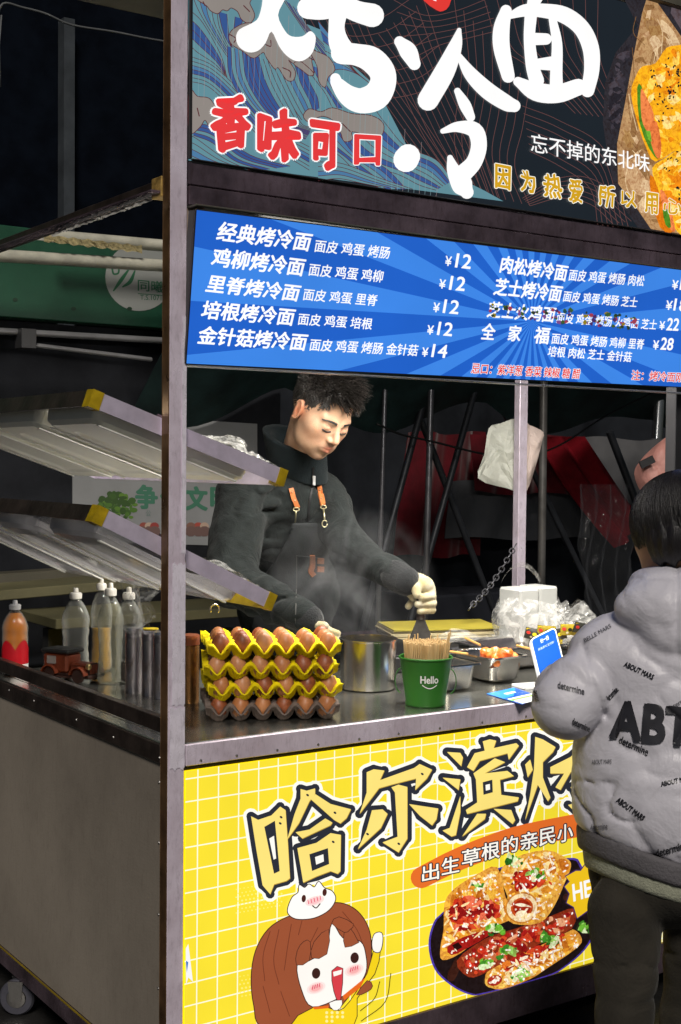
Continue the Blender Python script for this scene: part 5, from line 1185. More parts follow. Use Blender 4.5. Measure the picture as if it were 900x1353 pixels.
# sparkling clear film
V = []; F = []; nx, ny = 40, 50
for j in range(ny):
    for i in range(nx):
        s, t = i / (nx - 1), j / (ny - 1); p = PY(762 + 70 * s + 10 * t, 640 + 190 * t, 2.45); V.append(tuple(p))
Vn = np.array(V); k_ = Vn[:, 0] * 60; Vn[:, 1] += .02 * np.sin(k_ + 2 * np.sin(Vn[:, 2] * 9)) + .014 * fbm(Vn, 55, 3); 
q = MB(); q.add(Vn.tolist(), [(j * nx + i, j * nx + i + 1, (j + 1) * nx + i + 1, (j + 1) * nx + i) for j in range(ny - 1) for i in range(nx - 1)])
GLZ = clear_mat('glossy_clear_curtain', (.20, .21, .23), .05, .3, .04); tag(q.build('clear_curtain', GLZ, None, smooth=True), 'glossy clear plastic curtain hanging behind the bags at the right', 'curtain')
# people-less stool of clutter low in the tent
btag('crate', (2.9, 2.9, .0), (3.6, 3.25, .75), mat('dark_crate', (.02, .022, .03), .6), 'dark crate standing low inside the tent', 'crate', None, .01)
# vendor's chain from rear post
c0, c1 = at(680, 722, 4.55), at(622, 802, 4.2); N = 17; dirc = (c1 - c0).normalized(); ch = empty('hanging_chain', c0, 'steel link chain slanting from the rear post down to the griddle', 'chain')
lk = MB()
for k in range(N):
    p = c0.lerp(c1, k / (N - 1)) - Vector((0, 0, .02 * math.sin(math.pi * k / (N - 1)))); s1 = dirc.orthogonal().normalized(); s2 = dirc.cross(s1); u = s1 if k % 2 else s2; ln = (c1 - c0).length / (N - 1) * .62
    P = [p + dirc * (ln * math.copysign(abs(math.cos(a)) ** .7, math.cos(a))) + u * (.0085 * math.sin(a)) for a in np.linspace(0, 2 * math.pi, 17)]; MB().tube(P, .0024, 6, cap=False).build('link', POLE, ch, smooth=True)
# white bag hung on the rear post
def hangbag(poly, d, thick, lab, m, seed, cat='bag'):
    cx, cy = np.mean([p[0] for p in poly]), np.mean([p[1] for p in poly]); B = catmull(poly, 3, True); n = len(B); V = []; F = []; R = 6
    vd = (at(cx, cy, d) - Vector(CAM)).normalized()
    for sgn in (-1, 1):
        for r in range(R + 1):
            t = r / R
            for k in range(n): x, y = cx + (B[k][0] - cx) * t, cy + (B[k][1] - cy) * t; V.append(at(x, y, d) + vd * sgn * thick * (1 - t ** 3))
    V2 = np.array([tuple(v) for v in V]); V2 = V2 + np.array(vd)[None] * (fbm(V2, 30, seed) * .014 - np.abs(fbm(V2, 42, seed + 2)) * .030 - np.abs(fbm(V2, 90, seed + 1)) * .010)[:, None]
    for s in range(2):
        o_ = s * (R + 1) * n
        for r in range(R):
            for k in range(n): f = (o_ + r * n + k, o_ + r * n + (k + 1) % n, o_ + (r + 1) * n + (k + 1) % n, o_ + (r + 1) * n + k); F.append(f if s else f[::-1])
    q = MB(); q.add(V2.tolist(), F); return tag(q.build('hanging_bag', m, None, smooth=(cat == 'jacket')), lab, cat)
WB = mat('white_paper_bag', (.42, .43, .38), .5, var=.1, scale=8, bump=.4, bscale=25, fold=.005, fscale=10)
hb = PY(690, 600, 1.10); dB = float(-(RM.T @ (np.array(hb) - CAM))[2])
hangbag([(646, 566), (660, 560), (681, 553), (690, 560), (692, 600), (686, 646), (670, 645), (632, 632), (640, 600)], dB + .07, .012, 'white crumpled bag hanging behind the rear corner post', WB, 1.)
hangbag([(693, 562), (700, 562), (718, 571), (716, 585), (711, 605), (705, 625), (697, 647), (692, 640)], dB + .10, .02, 'small pinkish white bundle of bags at the right side of the rear post', mat('pinkish_bag', (.52, .42, .38), .6, bump=.4, bscale=25), 4.)
# pink jacket hanging at the right
PINK = mat('pink_nylon', (.45, .21, .18), .55, var=.1, scale=7, bump=.3, bscale=40, fold=.008, fscale=5)
hangbag([(905, 560), (885, 574), (862, 592), (845, 610), (838, 626), (846, 648), (862, 658), (880, 655), (910, 648)], 5.3, .07, 'pink padded jacket hanging beside the black post at the right', PINK, 7., 'jacket')
p_ = at(862, 600, 5.2); MB().beam(at(846, 615, 5.2), at(864, 606, 5.2), .012, .03).build('dark_tag', BLACK, None)
tag(bpy.data.objects['dark_tag'], 'black strap on the shoulder of the pink jacket', 'strap')

# ================================================================== PEOPLE
def A3(px, py, d): return np.array(at(px, py, d))
RIGHT, UP, BACK = RM[:, 0], RM[:, 1], RM[:, 2]
def union(P, parts, k):
    d = None
    for q in parts: d = q if d is None else smin(d, q, k)
    return d
def valley(P, s, seed, amp, w=.05, stretch=(1, 1, 1)):
    Q = P * np.array(stretch); f = fbm(Q + .02 * fbm(P, s * .8, seed + 40)[..., None], s, seed); m_ = np.clip(.5 + 2.2 * fbm(P, s * .55, seed + 60), 0, 1); return amp * np.exp(-np.abs(f) / w) * m_
def crease(P, s, seed, amp): f = fbm(P, s, seed); return amp * (np.abs(f) * 2 - .45)
def trace(fn, pts, d0, d1, step=.75):
    """walk from the viewpoint of the survey onto the surface fn=0; pts Nx2 pixels -> Nx3"""
    pts = np.array(pts, float); D = np.stack([pts[:, 0] - CX, CY - pts[:, 1], -FPX * np.ones(len(pts))], -1) @ RM.T / FPX
    t = np.full(len(pts), d0); L_ = np.linalg.norm(D, axis=1)
    for _ in range(34):
        s = fn(CAM + D * t[:, None]); t = np.minimum(t + s * step / L_, d1)
    return CAM + D * t[:, None], -D / L_[:, None]
def wrap_text(t, bl, br, tl, fn, d0, d1, m, parent, name, bold=0., off=.0012, maxe=5.):
    v, f = text_mesh(t)[:2]; bl, br, tl = map(np.array, (bl, br, tl)); V = []; F = []
    n = 4 if bold else 1; hgt = np.linalg.norm(tl - bl)
    for k in range(n):
        o = bold * hgt * np.array([math.cos(k * math.pi / 2 + .7), math.sin(k * math.pi / 2 + .7)]) if bold else np.zeros(2)
        b = len(V); V += [bl + (br - bl) * a + (tl - bl) * c + o for a, c in v]; F += [tuple(i + b for i in q) for q in f]
    T_ = []
    for q in F:
        for i in range(1, len(q) - 1): T_.append((q[0], q[i], q[i + 1]))
    out = []; st = T_
    while st:
        a, b, c = st.pop(); e = [(np.linalg.norm(V[a] - V[b]), a, b, c), (np.linalg.norm(V[b] - V[c]), b, c, a), (np.linalg.norm(V[c] - V[a]), c, a, b)]; L_, p, q, r = max(e, key=lambda z: z[0])
        if L_ > maxe: V.append((V[p] + V[q]) / 2); k = len(V) - 1; st += [(p, k, r), (k, q, r)]
        else: out.append((a, b, c))
    H, N = trace(fn, V, d0, d1); H = H + N * off
    q = MB(); q.add(H.tolist(), out); return q.build(name, m, parent)
def strip_on(fn, px, w, d0, d1, name, m, parent, off=.004, thick=.003, n=14):
    P = catmull([np.array(p, float) for p in px], 6) if len(px) > 2 else [np.array(px[0]) * (1 - t) + np.array(px[1]) * t for t in np.linspace(0, 1, n)]
    V = []
    for i, p in enumerate(P):
        a = P[max(i - 1, 0)]; b = P[min(i + 1, len(P) - 1)]; t = (b - a) / (np.linalg.norm(b - a) + 1e-9); nn = np.array([-t[1], t[0]]) * w / 2; V += [p + nn, p, p - nn]
    H, N = trace(fn, V, d0, d1); H = H + N * off; R_ = [[tuple(H[3 * i + j]) for j in range(3)] for i in range(len(P))]
    q = MB().grid(R_); return solid(q.v, q.f, thick, name, m, parent)

# ------------------------------------------------------------------ the vendor
FLEECE = mat('dark_green_fleece', (.0145, .0175, .0172), .95, var=.3, scale=22, bump=.5, bscale=420, sheen=.07, spec=.12, fold=.009, fscale=6)
CUFF = mat('black_knit', (.012, .013, .014), .9, bump=.6, bscale=300, sheen=.2, spec=.1)
man = empty('person', (.85, 1.05, 0), 'vendor in dark fleece and black apron, looking down and working with a spatula', 'person')
hc = A3(424, 548, 3.80)
def cv(r, u, b): return RIGHT * r + UP * u + BACK * b
yaw, pit, rol = math.radians(39), math.radians(35), math.radians(7)
hf = cv(math.sin(yaw) * math.cos(pit), -math.sin(pit), math.cos(yaw) * math.cos(pit)); hu = UP - hf * (hf @ UP); hu /= np.linalg.norm(hu); hx = np.cross(hf, hu)
hu2 = hu * math.cos(rol) - hx * math.sin(rol); hx = np.cross(hf, hu2); hu = hu2
HR = np.stack([hx, hf, hu], 1)      # local -> world
skin_m = mat('man_skin', (.42, .25, .16), .45, scale=26, bump=.22, bscale=420, sss=.12, spec=.45, col2=(.50, .31, .20))
def skin_attr(m):
    n = m.node_tree.nodes; l = m.node_tree.links; b = n['Principled BSDF']; a = n.new('ShaderNodeAttribute'); a.attribute_name = 'tint'
    x = n.new('ShaderNodeMix'); x.data_type = 'RGBA'; x.blend_type = 'MULTIPLY'; x.inputs[0].default_value = 1
    src = b.inputs['Base Color'].links[0].from_socket; l.new(src, x.inputs[6]); l.new(a.outputs['Color'], x.inputs[7]); l.new(x.outputs[2], b.inputs['Base Color'])
skin_attr(skin_m)
def head_sd(q, wide=1., young=0.):
    x = np.abs(q[..., 0]); Q = np.stack([x, q[..., 1], q[..., 2]], -1)
    d = sd_ell(Q, (0, -.014, .032), (.078, .098, .088))
    d = smin(d, sd_ell(Q, (0, .022, -.025), (.067, .068, .082)), .025)
    d = smin(d, sd_ell(Q, (.022, .028, -.068), (.040, .046, .036)), .025)
    d = smin(d, sd_ell(Q, (0, .062, -.094), (.020, .020, .016)), .022)
    d = smin(d, sd_ell(Q, (.045, .046, -.016), (.021, .023, .020)), .028)
    d = smin(d, sd_cap(Q, (.012, .079, .020), (.044, .066, .024), .010, .009), .012)
    d = smax(d, -sd_ell(Q, (.030, .096, .002), (.017, .013, .011)), .010)
    d = smin(d, sd_ell(Q, (.0305, .0715, -.001), (.0165, .0145, .0110)), .004)
    d = smin(d, sd_cap(Q, (0, .082, .012), (0, .106, -.026), .0075, .0105), .009)
    d = smin(d, sd_ell(Q, (.0125, .094, -.031), (.0085, .0105, .0078)), .006)
    d = smin(d, sd_ell(Q, (0, .080, -.056), (.026, .016, .020)), .012)
    d = smin(d, sd_cap(Q, (0, .0945, -.0555), (.020, .084, -.0585), .0052, .0025), .004)
    d = smin(d, sd_cap(Q, (0, .0935, -.0665), (.017, .084, -.0635), .0062, .003), .004)
    d = smax(d, -sd_cap(Q, (0, .1015, -.0612), (.022, .090, -.0608), .0022, .0015), .0025)
    d = smax(d, -sd_ell(Q, (.007, .1005, -.0385), (.0035, .006, .0025)), .002)
    ear = sd_ell(Q, (.080, -.008, -.002), (.0065, .017, .030)); ear = smin(smax(ear, -sd_ell(Q, (.0865, -.003, .003), (.0055, .0105, .021)), .002), sd_ell(Q, (.082, -.004, .004), (.0035, .005, .012)), .002)
    for i in range(9):
        a0_, a1_ = -1.9 + i * .5, -1.4 + i * .5; ear = smin(ear, sd_cap(Q, (.0845, -.009 + .0155 * math.cos(a0_), -.001 + .028 * math.sin(a0_)), (.0845, -.009 + .0155 * math.cos(a1_), -.001 + .028 * math.sin(a1_)), .0030, .0030), .0015)
    d = smin(d, ear, .006)
    return d
neckbase = A3(392, 622, 3.97)
def man_head(P):
    q = (P - hc) @ HR; d = head_sd(q)
    d = smin(d, sd_cap(P, hc + HR @ np.array([0, -.035, -.05]), neckbase, .050, .060), .02); return d
head = organic('head', man_head, hc - .17, hc + .17, .0026, skin_m, man, relax=1)
V = np.array([v.co[:] for v in head.data.vertices]); q = (V - hc) @ HR; q[:, 0] = np.abs(q[:, 0])
tint = np.ones((len(V), 4)); 
def blend(msk, col):
    global tint
    m_ = np.clip(msk, 0, 1)[:, None]; tint[:, :3] = tint[:, :3] * (1 - m_) + tint[:, :3] * np.array(col) * m_
g = lambda c, r: np.exp(-(((q - np.array(c)) / np.array(r)) ** 2).sum(1))
blend(1.6 * g((0, .098, -.0555), (.018, .012, .005)) + 1.6 * g((0, .098, -.067), (.016, .012, .0055)), (.92, .55, .55))
blend(1.2 * g((.079, -.004, 0), (.012, .024, .034)), (1.12, .72, .62)); blend(.6 * g((.04, .06, -.03), (.03, .03, .025)), (1.05, .82, .75)); blend(.7 * g((0, .11, -.03), (.014, .016, .012)), (1.08, .85, .8))
blend(.5 * g((0, .09, -.045), (.022, .02, .006)) + .35 * g((0, .07, -.09), (.03, .03, .02)), (.72, .74, .78)); blend(.6 * g((.03, .09, -.003), (.018, .02, .005)), (.72, .6, .58))
at_ = head.data.attributes.new('tint', 'FLOAT_COLOR', 'POINT'); at_.data.foreach_set('color', tint.astype(np.float32).ravel())
def local_hit(x, z, fn=head_sd, y0=.16):
    y = np.full(np.shape(x), y0); x = np.asarray(x, float); z = np.asarray(z, float)
    for _ in range(60): y = y - fn(np.stack([x, y, z], -1)) * .7
    return y
HAIRM = mat('dark_hair', (.022, .019, .017), .38, var=.5, scale=60, spec=.6)
def on_face(pts, off): x = np.array([p[0] for p in pts]); z = np.array([p[1] for p in pts]); y = local_hit(x, z) + off; return (hc + np.stack([x, y, z], -1) @ HR.T)
for s in (1, -1):
    lash = [(s * x, z) for x, z in ((.0165, -.0058), (.022, -.0085), (.030, -.0098), (.038, -.0088), (.0455, -.0055))]
    MB().tube(on_face([tuple(p) for p in catmull([np.array(p) for p in lash], 4)], .0002), [.0009] + [.0026] * 15 + [.0013], 6).build('eyelashes', HAIRM, man)
    fold = [(s * x, z) for x, z in ((.017, .0035), (.024, .0072), (.032, .0080), (.040, .0055))]
    MB().tube(on_face([tuple(p) for p in catmull([np.array(p) for p in fold], 4)], -.0002), .0008, 5).build('eyelid_fold', mat('lid_fold', (.16, .08, .055), .6), man)
    q_ = MB()
    pp_ = []
    for k in range(260):
        t = random.random(); bx_ = .012 + .038 * t; bz = .0205 + .005 * math.sin(t * 2.4) - .004 * t + random.uniform(-.0034, .0034) * (1 - .5 * t); pp_ += [(s * bx_, bz), (s * (bx_ + .005), bz + .0012 * (1 - 2 * t))]
    H = on_face(pp_, .0006)
    for k in range(260): q_.tube([H[2 * k], H[2 * k + 1]], [.0007, .0003], 4)
    q_.build('eyebrow', HAIRM, man)
# hair: cap plus strands
def hairline(q):   # >0 inside the hair region (local coordinates)
    x, y, z = np.abs(q[..., 0]), q[..., 1], q[..., 2]
    top = z - (.062 + .012 * np.sin(x * 60) * (x < .05)) + .9 * np.maximum(0, x - .045) * 0
    side = np.where(x > .045, z - (.055 - (x - .045) * 1.2), top)
    front = np.where(y > .02, side, z - (-.0 - .9 * (.02 - y)))
    temple = np.where((y <= .045) & (y > -.005), np.minimum(np.maximum(z - (.0 + .9 * (y + .005)), 0) + (z > .0 + 1.0 * (y + .005)) * .02 - .01, .05), front)
    return np.where(y > .045, side, np.where(y > -.005, z - (-.016 + .75 * (y + .005) + 2.2 * np.maximum(0, y - .024)), z + .045 + .55 * (y + .005) * 0 - .0))
def cap_sd(P):
    q = (P - hc) @ HR; d = sd_ell(q, (0, -.016, .040), (.0795, .103, .091)); d = d + .003 * fbm(P, 140, 2) ; return smax(d, -hairline(q) * .6, .004)
hairo = organic('hair', cap_sd, hc - .15, hc + .16, .0035, HAIRM, man, relax=0)
q_ = MB(); cnt = 0
while cnt < 4200:
    v = rng.normal(size=3); v /= np.linalg.norm(v); p = np.array([0, -.016, .040]) + v * np.array([.080, .101, .090])
    if hairline(p) < .0: continue
    if v[2] < -.4 and p[1] > -.06: continue
    topness = np.clip((p[2] - .045) / .07, 0, 1); n_ = v / np.array([.08, .1, .09]); n_ /= np.linalg.norm(n_)
    dirv_ = n_ * (.55 + .6 * topness) + np.array([rng.normal() * .22, .55 * topness * (1 if p[1] > -.04 else .2), -.65 * (1 - topness)]) + rng.normal(size=3) * .22; dirv_[0] *= .55
    dirv_ /= np.linalg.norm(dirv_); L_ = (.005 + .036 * topness ** 1.1) * rng.uniform(.45, 1.3)
    if p[1] > .0 and topness > .25: L_ *= 1.35
    if p[1] > .05: L_ *= 1.0; dirv_ = dirv_ + np.array([0, .35, .05]); dirv_ /= np.linalg.norm(dirv_)
    a = p; b_ = p + dirv_ * L_ * .55; c_ = p + (dirv_ + np.array([0, .25, -.30]) * .6) * L_
    W = [hc + HR @ k for k in (a, b_, c_)]; q_.tube(W, [.0015, .0012, .0003], 3, cap=False); cnt += 1
q_.build('hair_strands', HAIRM, man, smooth=True); man.children[-1]['kind'] = 'stuff'
# torso, sleeves
Rs, Re, Rw = A3(322, 652, 3.88), A3(306, 768, 3.74), A3(402, 816, 3.56)
Ls, Le, Lw = A3(428, 662, 4.02), A3(464, 728, 3.86), A3(531, 765, 3.68)
che, wai, hip = A3(376, 675, 4.02), A3(382, 790, 4.12), A3(385, 880, 4.18)
TB = RM @ np.array([[math.cos(.55), 0, math.sin(.55)], [0, 1, 0], [-math.sin(.55), 0, math.cos(.55)]]).T  # torso frame, turned like the face
TB = np.stack([RM @ np.array([math.cos(.6), 0, -math.sin(.6)]), RM @ np.array([0, 1, 0]), RM @ np.array([math.sin(.6), 0, math.cos(.6)])], 1)
def torso_sd(P):
    return union(P, [sd_ell(P, che, (.20, .17, .135), TB), sd_ell(P, wai, (.175, .19, .13), TB), sd_cap(P, Rs, Ls, .075, .07), sd_cap(P, neckbase, che, .075, .1), sd_ell(P, hip, (.17, .14, .125), TB)], .05)
def arm_sd(P, s, e, w, r0, r1, r2, sd):
    def wr(a, b, ra, rb, f0):
        ab = b - a; L_ = np.linalg.norm(ab); t = ((P - a) @ ab) / L_ ** 2; d = sd_cap(P, a, b, ra, rb)
        m_ = np.clip(.35 + 1.6 * fbm(P, 15, sd + 3), 0, 1); return d - (.0075 * (1 - np.abs(np.sin(t * L_ * 34 + 6 * fbm(P, 9, sd) + f0))) ** 1.5 - .002) * m_ * np.clip(np.sin(np.clip(t, 0, 1) * 3.1) + .35, 0, 1)
    return smin(wr(s, e, r0, r1, 0), wr(e, w, r1, r2, 1.5), .03)
def man_cloth(P):
    d = smin(torso_sd(P), arm_sd(P, Rs, Re, Rw, .082, .076, .047, 1), .035); d = smin(d, arm_sd(P, Ls, Le, Lw, .068, .060, .042, 2), .035)
    return d - .010 * fbm(P, 22, 6) - .003 * fbm(P, 70, 8) + valley(P, 13, 31, .020, .07, (1, 1, 1.8)) + valley(P, 22, 32, .014, .07, (1, 1, 1.5))
lo = np.min([Rs, Re, Rw, Ls, Le, Lw, hip, che, neckbase], 0) - np.array([.20, .20, .12]); hi = np.max([Rs, Re, Rw, Ls, Le, Lw, hip, che, neckbase], 0) + np.array([.2, .2, .10])
organic('fleece_jacket', man_cloth, lo, hi, .006, FLEECE, man, relax=1)
# stand-up collar around the neck
nk0, nk1 = A3(393, 612, 3.955), A3(389, 572, 3.915); nax = (nk1 - nk0) / np.linalg.norm(nk1 - nk0)
def collar_sd(P):
    q = P - nk0; h = q @ nax; r = np.linalg.norm(q - h[..., None] * nax, axis=-1); lean = .0 
    dx = np.abs(r - (.078 + .10 * np.maximum(h, -.03) * .3)) - .006; dh = np.abs(h - .026 + .42 * (q @ RIGHT)) - .046
    return np.sqrt(np.maximum(dx, 0) ** 2 + np.maximum(dh, 0) ** 2) + np.minimum(np.maximum(dx, dh), 0) - .006 - .003 * fbm(P, 45, 4)
organic('collar', collar_sd, nk0 - .16, nk0 + .18, .004, mat('dark_collar', (.011, .016, .018), .95, var=.2, scale=30, bump=.5, bscale=420, sheen=.06, spec=.1), man)
full = lambda P: smin(man_cloth(P), collar_sd(P), .004)
zipm = mat('zip_black', (.012, .012, .013), .4)
strip_on(full, [(414, 618), (413, 640), (409, 664), (407, 690)], 2.6, 3.4, 4.3, 'zip_line', zipm, man, .001, .002)
strip_on(full, [(415, 629), (415, 641)], 3.2, 3.4, 4.3, 'zip_pull', mat('pale_pull', (.5, .5, .5), .4), man, .006, .003)
# knit cuffs
for w, e, nm in ((Lw, Le, 'cuff'), (Rw, Re, 'cuff')):
    ax = (w - e) / np.linalg.norm(w - e)
    def cuff_sd(P, w=w, ax=ax):
        return sd_cap(P, w - ax * .03, w + ax * .018, .044, .041) - .0012 * np.sin(np.arctan2(*(((P - w) @ k) for k in (np.cross(ax, UP), np.cross(ax, np.cross(ax, UP))))) * 26)
    organic(nm, cuff_sd, w - .09, w + .09, .004, CUFF, man)
# apron
APR = mat('black_canvas_apron', (.016, .018, .019), .75, var=.25, scale=30, bump=.35, bscale=260, spec=.25)
def px_of(P): q = (P - CAM) @ RM; return CX - FPX * q[..., 0] / q[..., 2], CY + FPX * q[..., 1] / q[..., 2], -q[..., 2]
def apron_sd(P):
    x, y, dp = px_of(P); b = torso_sd(P) - .006 * fbm(P, 26, 6); k = .0022
    t = np.clip((y - 691) / 75, 0, 1); xl = 386 - 42 * t ** 1.5 - 12 * np.clip((y - 766) / 60, 0, 1); xr = 431 + 8 * t + 6 * np.clip((y - 766) / 60, 0, 1)
    reg = np.maximum(np.maximum(xl - x, x - xr) * k, np.maximum((691 - y) * k, (y - 940) * k)); reg = np.maximum(reg, dp - 4.06)
    return np.maximum(np.maximum(b - .013, -(b + .004)), reg)
organic('apron', apron_sd, che - np.array([.24, .24, .55]), che + np.array([.26, .26, .14]), .0055, APR, man)
aps = lambda P: np.minimum(man_cloth(P), apron_sd(P))
LEA = mat('tan_leather', (.42, .13, .035), .5, var=.15, scale=40); BRA = mat('pale_brass', (.62, .55, .34), .3, .9)
for pts in ([(384.5, 645), (388, 658), (393.5, 671)], [(422, 642), (424.5, 655), (427, 668)]):
    o = strip_on(full, pts, 6.2, 3.4, 4.3, 'leather_strap', LEA, man, .004, .004)
    for y in (pts[0][1] + 5, pts[0][1] + 16):
        t = (y - pts[0][1]) / (pts[2][1] - pts[0][1]); H, N = trace(full, [(pts[0][0] + (pts[2][0] - pts[0][0]) * t, y)], 3.4, 4.3); c_ = H[0] + N[0] * .0085
        MB().tube([c_, c_ + N[0] * .0015], .0022, 8).build('stud', BRA, o)
for cx_, y0, y1, sl in ((391.5, 671, 699, -1.5), (427.5, 668, 694, 1.5)):
    H, N = trace(full, [(cx_, y0 + 2), (cx_ + sl * .3, y0 + 8), (cx_ + sl, y1 - 8), (cx_ + sl, y1 - 2)], 3.4, 4.3); H = H + N * .011
    def loop(c, r1, r2): return [c + RIGHT * r1 * math.cos(a) + UP * r2 * math.sin(a) for a in np.linspace(0, 2 * math.pi, 15)]
    o = MB().tube(loop(H[0], .0085, .005), .0018, 6).build('clasp', BRA, man, smooth=True); MB().tube([H[0] - UP * .004, H[1], H[2]], .0026, 8).build('clasp_bar', BRA, o, smooth=True); MB().tube(loop(H[3], .0075, .010)[1:], .0019, 6).build('clasp_hook', BRA, o, smooth=True)
strip_on(aps, [(392, 734), (392, 770), (390, 830)], 1.2, 3.4, 4.3, 'pocket_seam', mat('seam_thread', (.08, .08, .075), .7), man, .0015, .001)
strip_on(aps, [(392, 735), (405, 736), (420, 738)], 1.4, 3.4, 4.3, 'pocket_edge', APR, man, .003, .003)
strip_on(aps, [(413, 734), (413, 747), (411, 755), (415, 761)], 6.5, 3.4, 4.3, 'pocket_loop', LEA, man, .006, .004)
for y in (741, 752): strip_on(aps, [(419.5, y), (428, y + .5)], 7.5, 3.4, 4.3, 'leather_patch', LEA, man, .004, .003)
# gloved hands
GLOVE = mat('cream_knit_glove', (.40, .37, .27), .85, var=.12, scale=35, bump=.6, bscale=380, col2=(.33, .27, .13), sheen=.1)
SKIN2 = mat('wrist_skin', (.46, .26, .17), .5, var=.08, scale=40, spec=.4)
def hand(parts, k, name, pad=.03, res=.0024):
    P0 = np.array([p[0] for p in parts] + [p[1] for p in parts])
    def fn(P):
        d = None
        for a, b, ra, rb, kk in parts: q = sd_cap(P, a, b, ra, rb); d = q if d is None else smin(d, q, kk)
        return d - .0008 * fbm(P, 160, 2)
    return organic(name, fn, P0.min(0) - pad - .01, P0.max(0) + pad + .01, res, GLOVE, man)
D = 3.67
hand([(A3(535, 766, D), A3(561, 774, D), .0265, .027, .01), (A3(538, 774, D), A3(546, 789, D - .005), .020, .012, .012), (A3(552, 768, D + .01), A3(567, 782, D + .012), .022, .020, .012),
      (A3(569, 780, D), A3(571, 788, D - .012), .013, .0115, .006), (A3(571, 788, D - .012), A3(558, 789.5, D - .032), .0112, .0105, .004),
      (A3(570, 788, D + .004), A3(572, 797.5, D - .012), .0125, .011, .005), (A3(572, 797.5, D - .012), A3(552, 798.5, D - .030), .0108, .0098, .0035),
      (A3(568, 796, D + .008), A3(571, 806, D - .008), .012, .0105, .005), (A3(571, 806, D - .008), A3(555, 807.5, D - .026), .0102, .0095, .0035),
      (A3(548, 790, D + .022), A3(539.5, 801, D + .006), .0105, .0095, .004),
      (A3(545, 768, D - .012), A3(549.5, 777, D - .026), .0165, .0145, .008), (A3(549.5, 777, D - .026), A3(551, 785.5, D - .034), .0135, .0120, .004)], .008, 'gloved_hand')
wa, wb = A3(524, 762, 3.69), A3(534, 765.5, D); MB().tube([wa, wb], [.029, .0275], 20).build('wrist', SKIN2, man, smooth=True)
wax = (wb - wa) / np.linalg.norm(wb - wa); MB().tube([wb - wax * .006, wb - wax * .003, wb + wax * .003, wb + wax * .005], [.0285, .0302, .0302, .0275], 24).build('glove_band', mat('orange_band', (.62, .12, .04), .7), man, smooth=True)
D2 = 3.55
hand([(A3(405, 823, D2), A3(424, 833, D2), .022, .026, .01), (A3(424, 829, D2), A3(446, 837, D2 - .01), .011, .009, .005), (A3(424, 835, D2), A3(447, 845, D2 - .01), .0112, .0095, .005), (A3(421, 840, D2), A3(442, 853, D2 - .01), .011, .009, .005), (A3(417, 843, D2), A3(434, 857, D2 - .01), .010, .0085, .005), (A3(414, 825, D2 - .02), A3(430, 827, D2 - .04), .012, .010, .006)], .008, 'gloved_hand')
MB().tube([Rw, A3(406, 824, D2 + .01)], [.028, .026], 18).build('wrist', SKIN2, man, smooth=True)
# legs and shoes behind the counter
hp = hip.copy(); 
for s in (-1, 1):
    k0 = hp + TB[:, 0] * .09 * s; g0 = np.array([k0[0], k0[1], .10])
    def leg(P, a=k0, b=g0): return smin(sd_cap(P, a, (a + b) / 2, .10, .075), sd_cap(P, (a + b) / 2, b, .075, .055), .02) - .005 * fbm(P, 24, 3)
    organic('trouser_leg', leg, np.minimum(k0, g0) - .14, np.maximum(k0, g0) + .14, .014, mat('black_trousers', (.012, .012, .014), .9), man)
    MB().box((g0[0] - .05, g0[1] - .18, 0), (g0[0] + .05, g0[1] + .09, .10), bev=.03).build('shoe', BLACK, man)
# spatula held in the glove
sp = empty('spatula', A3(556, 790, D), 'dark steel scraper spatula with a wooden handle held upright in the gloved hand', 'spatula')
MB().tube([A3(553, 765, D - .01), A3(555, 790, D - .01), A3(556, 812, D - .01), A3(556, 818, D - .01)], [.008, .0095, .0115, .0115], 14).build('handle', mat('dark_handle', (.03, .018, .014), .4), sp, smooth=True)
b0 = A3(556, 817, D - .01); b1 = b0.copy(); b1[2] = .9005; rx = RIGHT
vv = [b0 - rx * .010, b0 + rx * .010, b1 + rx * .052, b1 - rx * .048]; fw = np.cross(rx, UP) * .0015
MB().add([tuple(p) for p in vv] + [tuple(p + fw) for p in vv], [(0, 1, 2, 3), (7, 6, 5, 4), (0, 4, 5, 1), (1, 5, 6, 2), (2, 6, 7, 3), (3, 7, 4, 0)]).build('blade', mat('dark_blade', (.09, .085, .08), .4, .7, var=.3, scale=30), sp)

# ------------------------------------------------------------------ the young customer
DK = 2.42
kid = empty('person', (.55, -.78, 0), 'child with short black hair in a light grey hooded puffer jacket, seen from behind', 'person')
JKT = mat('grey_nylon', (.50, .49, .545), .42, var=.05, scale=10, bump=.3, bscale=70, spec=.4, fold=.0055, fscale=5)
def K(px, py, dd=0.): return A3(px, py, DK + dd)
KX = np.stack([RM @ np.array([math.cos(.18), 0, math.sin(.18)]), RM @ np.array([0, 1, 0]), RM @ np.array([-math.sin(.18), 0, math.cos(.18)])], 1)
ks, ke, kw = K(806, 868, .03), K(748, 930, -.01), K(745, 900, .30)
rs, re_, rw = K(985, 868, .0), K(1035, 940, .0), K(1000, 930, .28)
def kid_body(P):
    d = union(P, [sd_ell(P, K(893, 895, .03), (.175, .15, .125), KX), sd_ell(P, K(888, 1000, .03), (.182, .17, .135), KX), sd_ell(P, K(885, 1070, .03), (.178, .14, .138), KX), sd_cap(P, ks, rs, .066, .066)], .05)
    x, y, dp = px_of(P)
    d = smax(d, ((y - (1093 + (x - 765) * .50 - (x - 765) ** 2 * .0008)) / 727), .012)
    return d
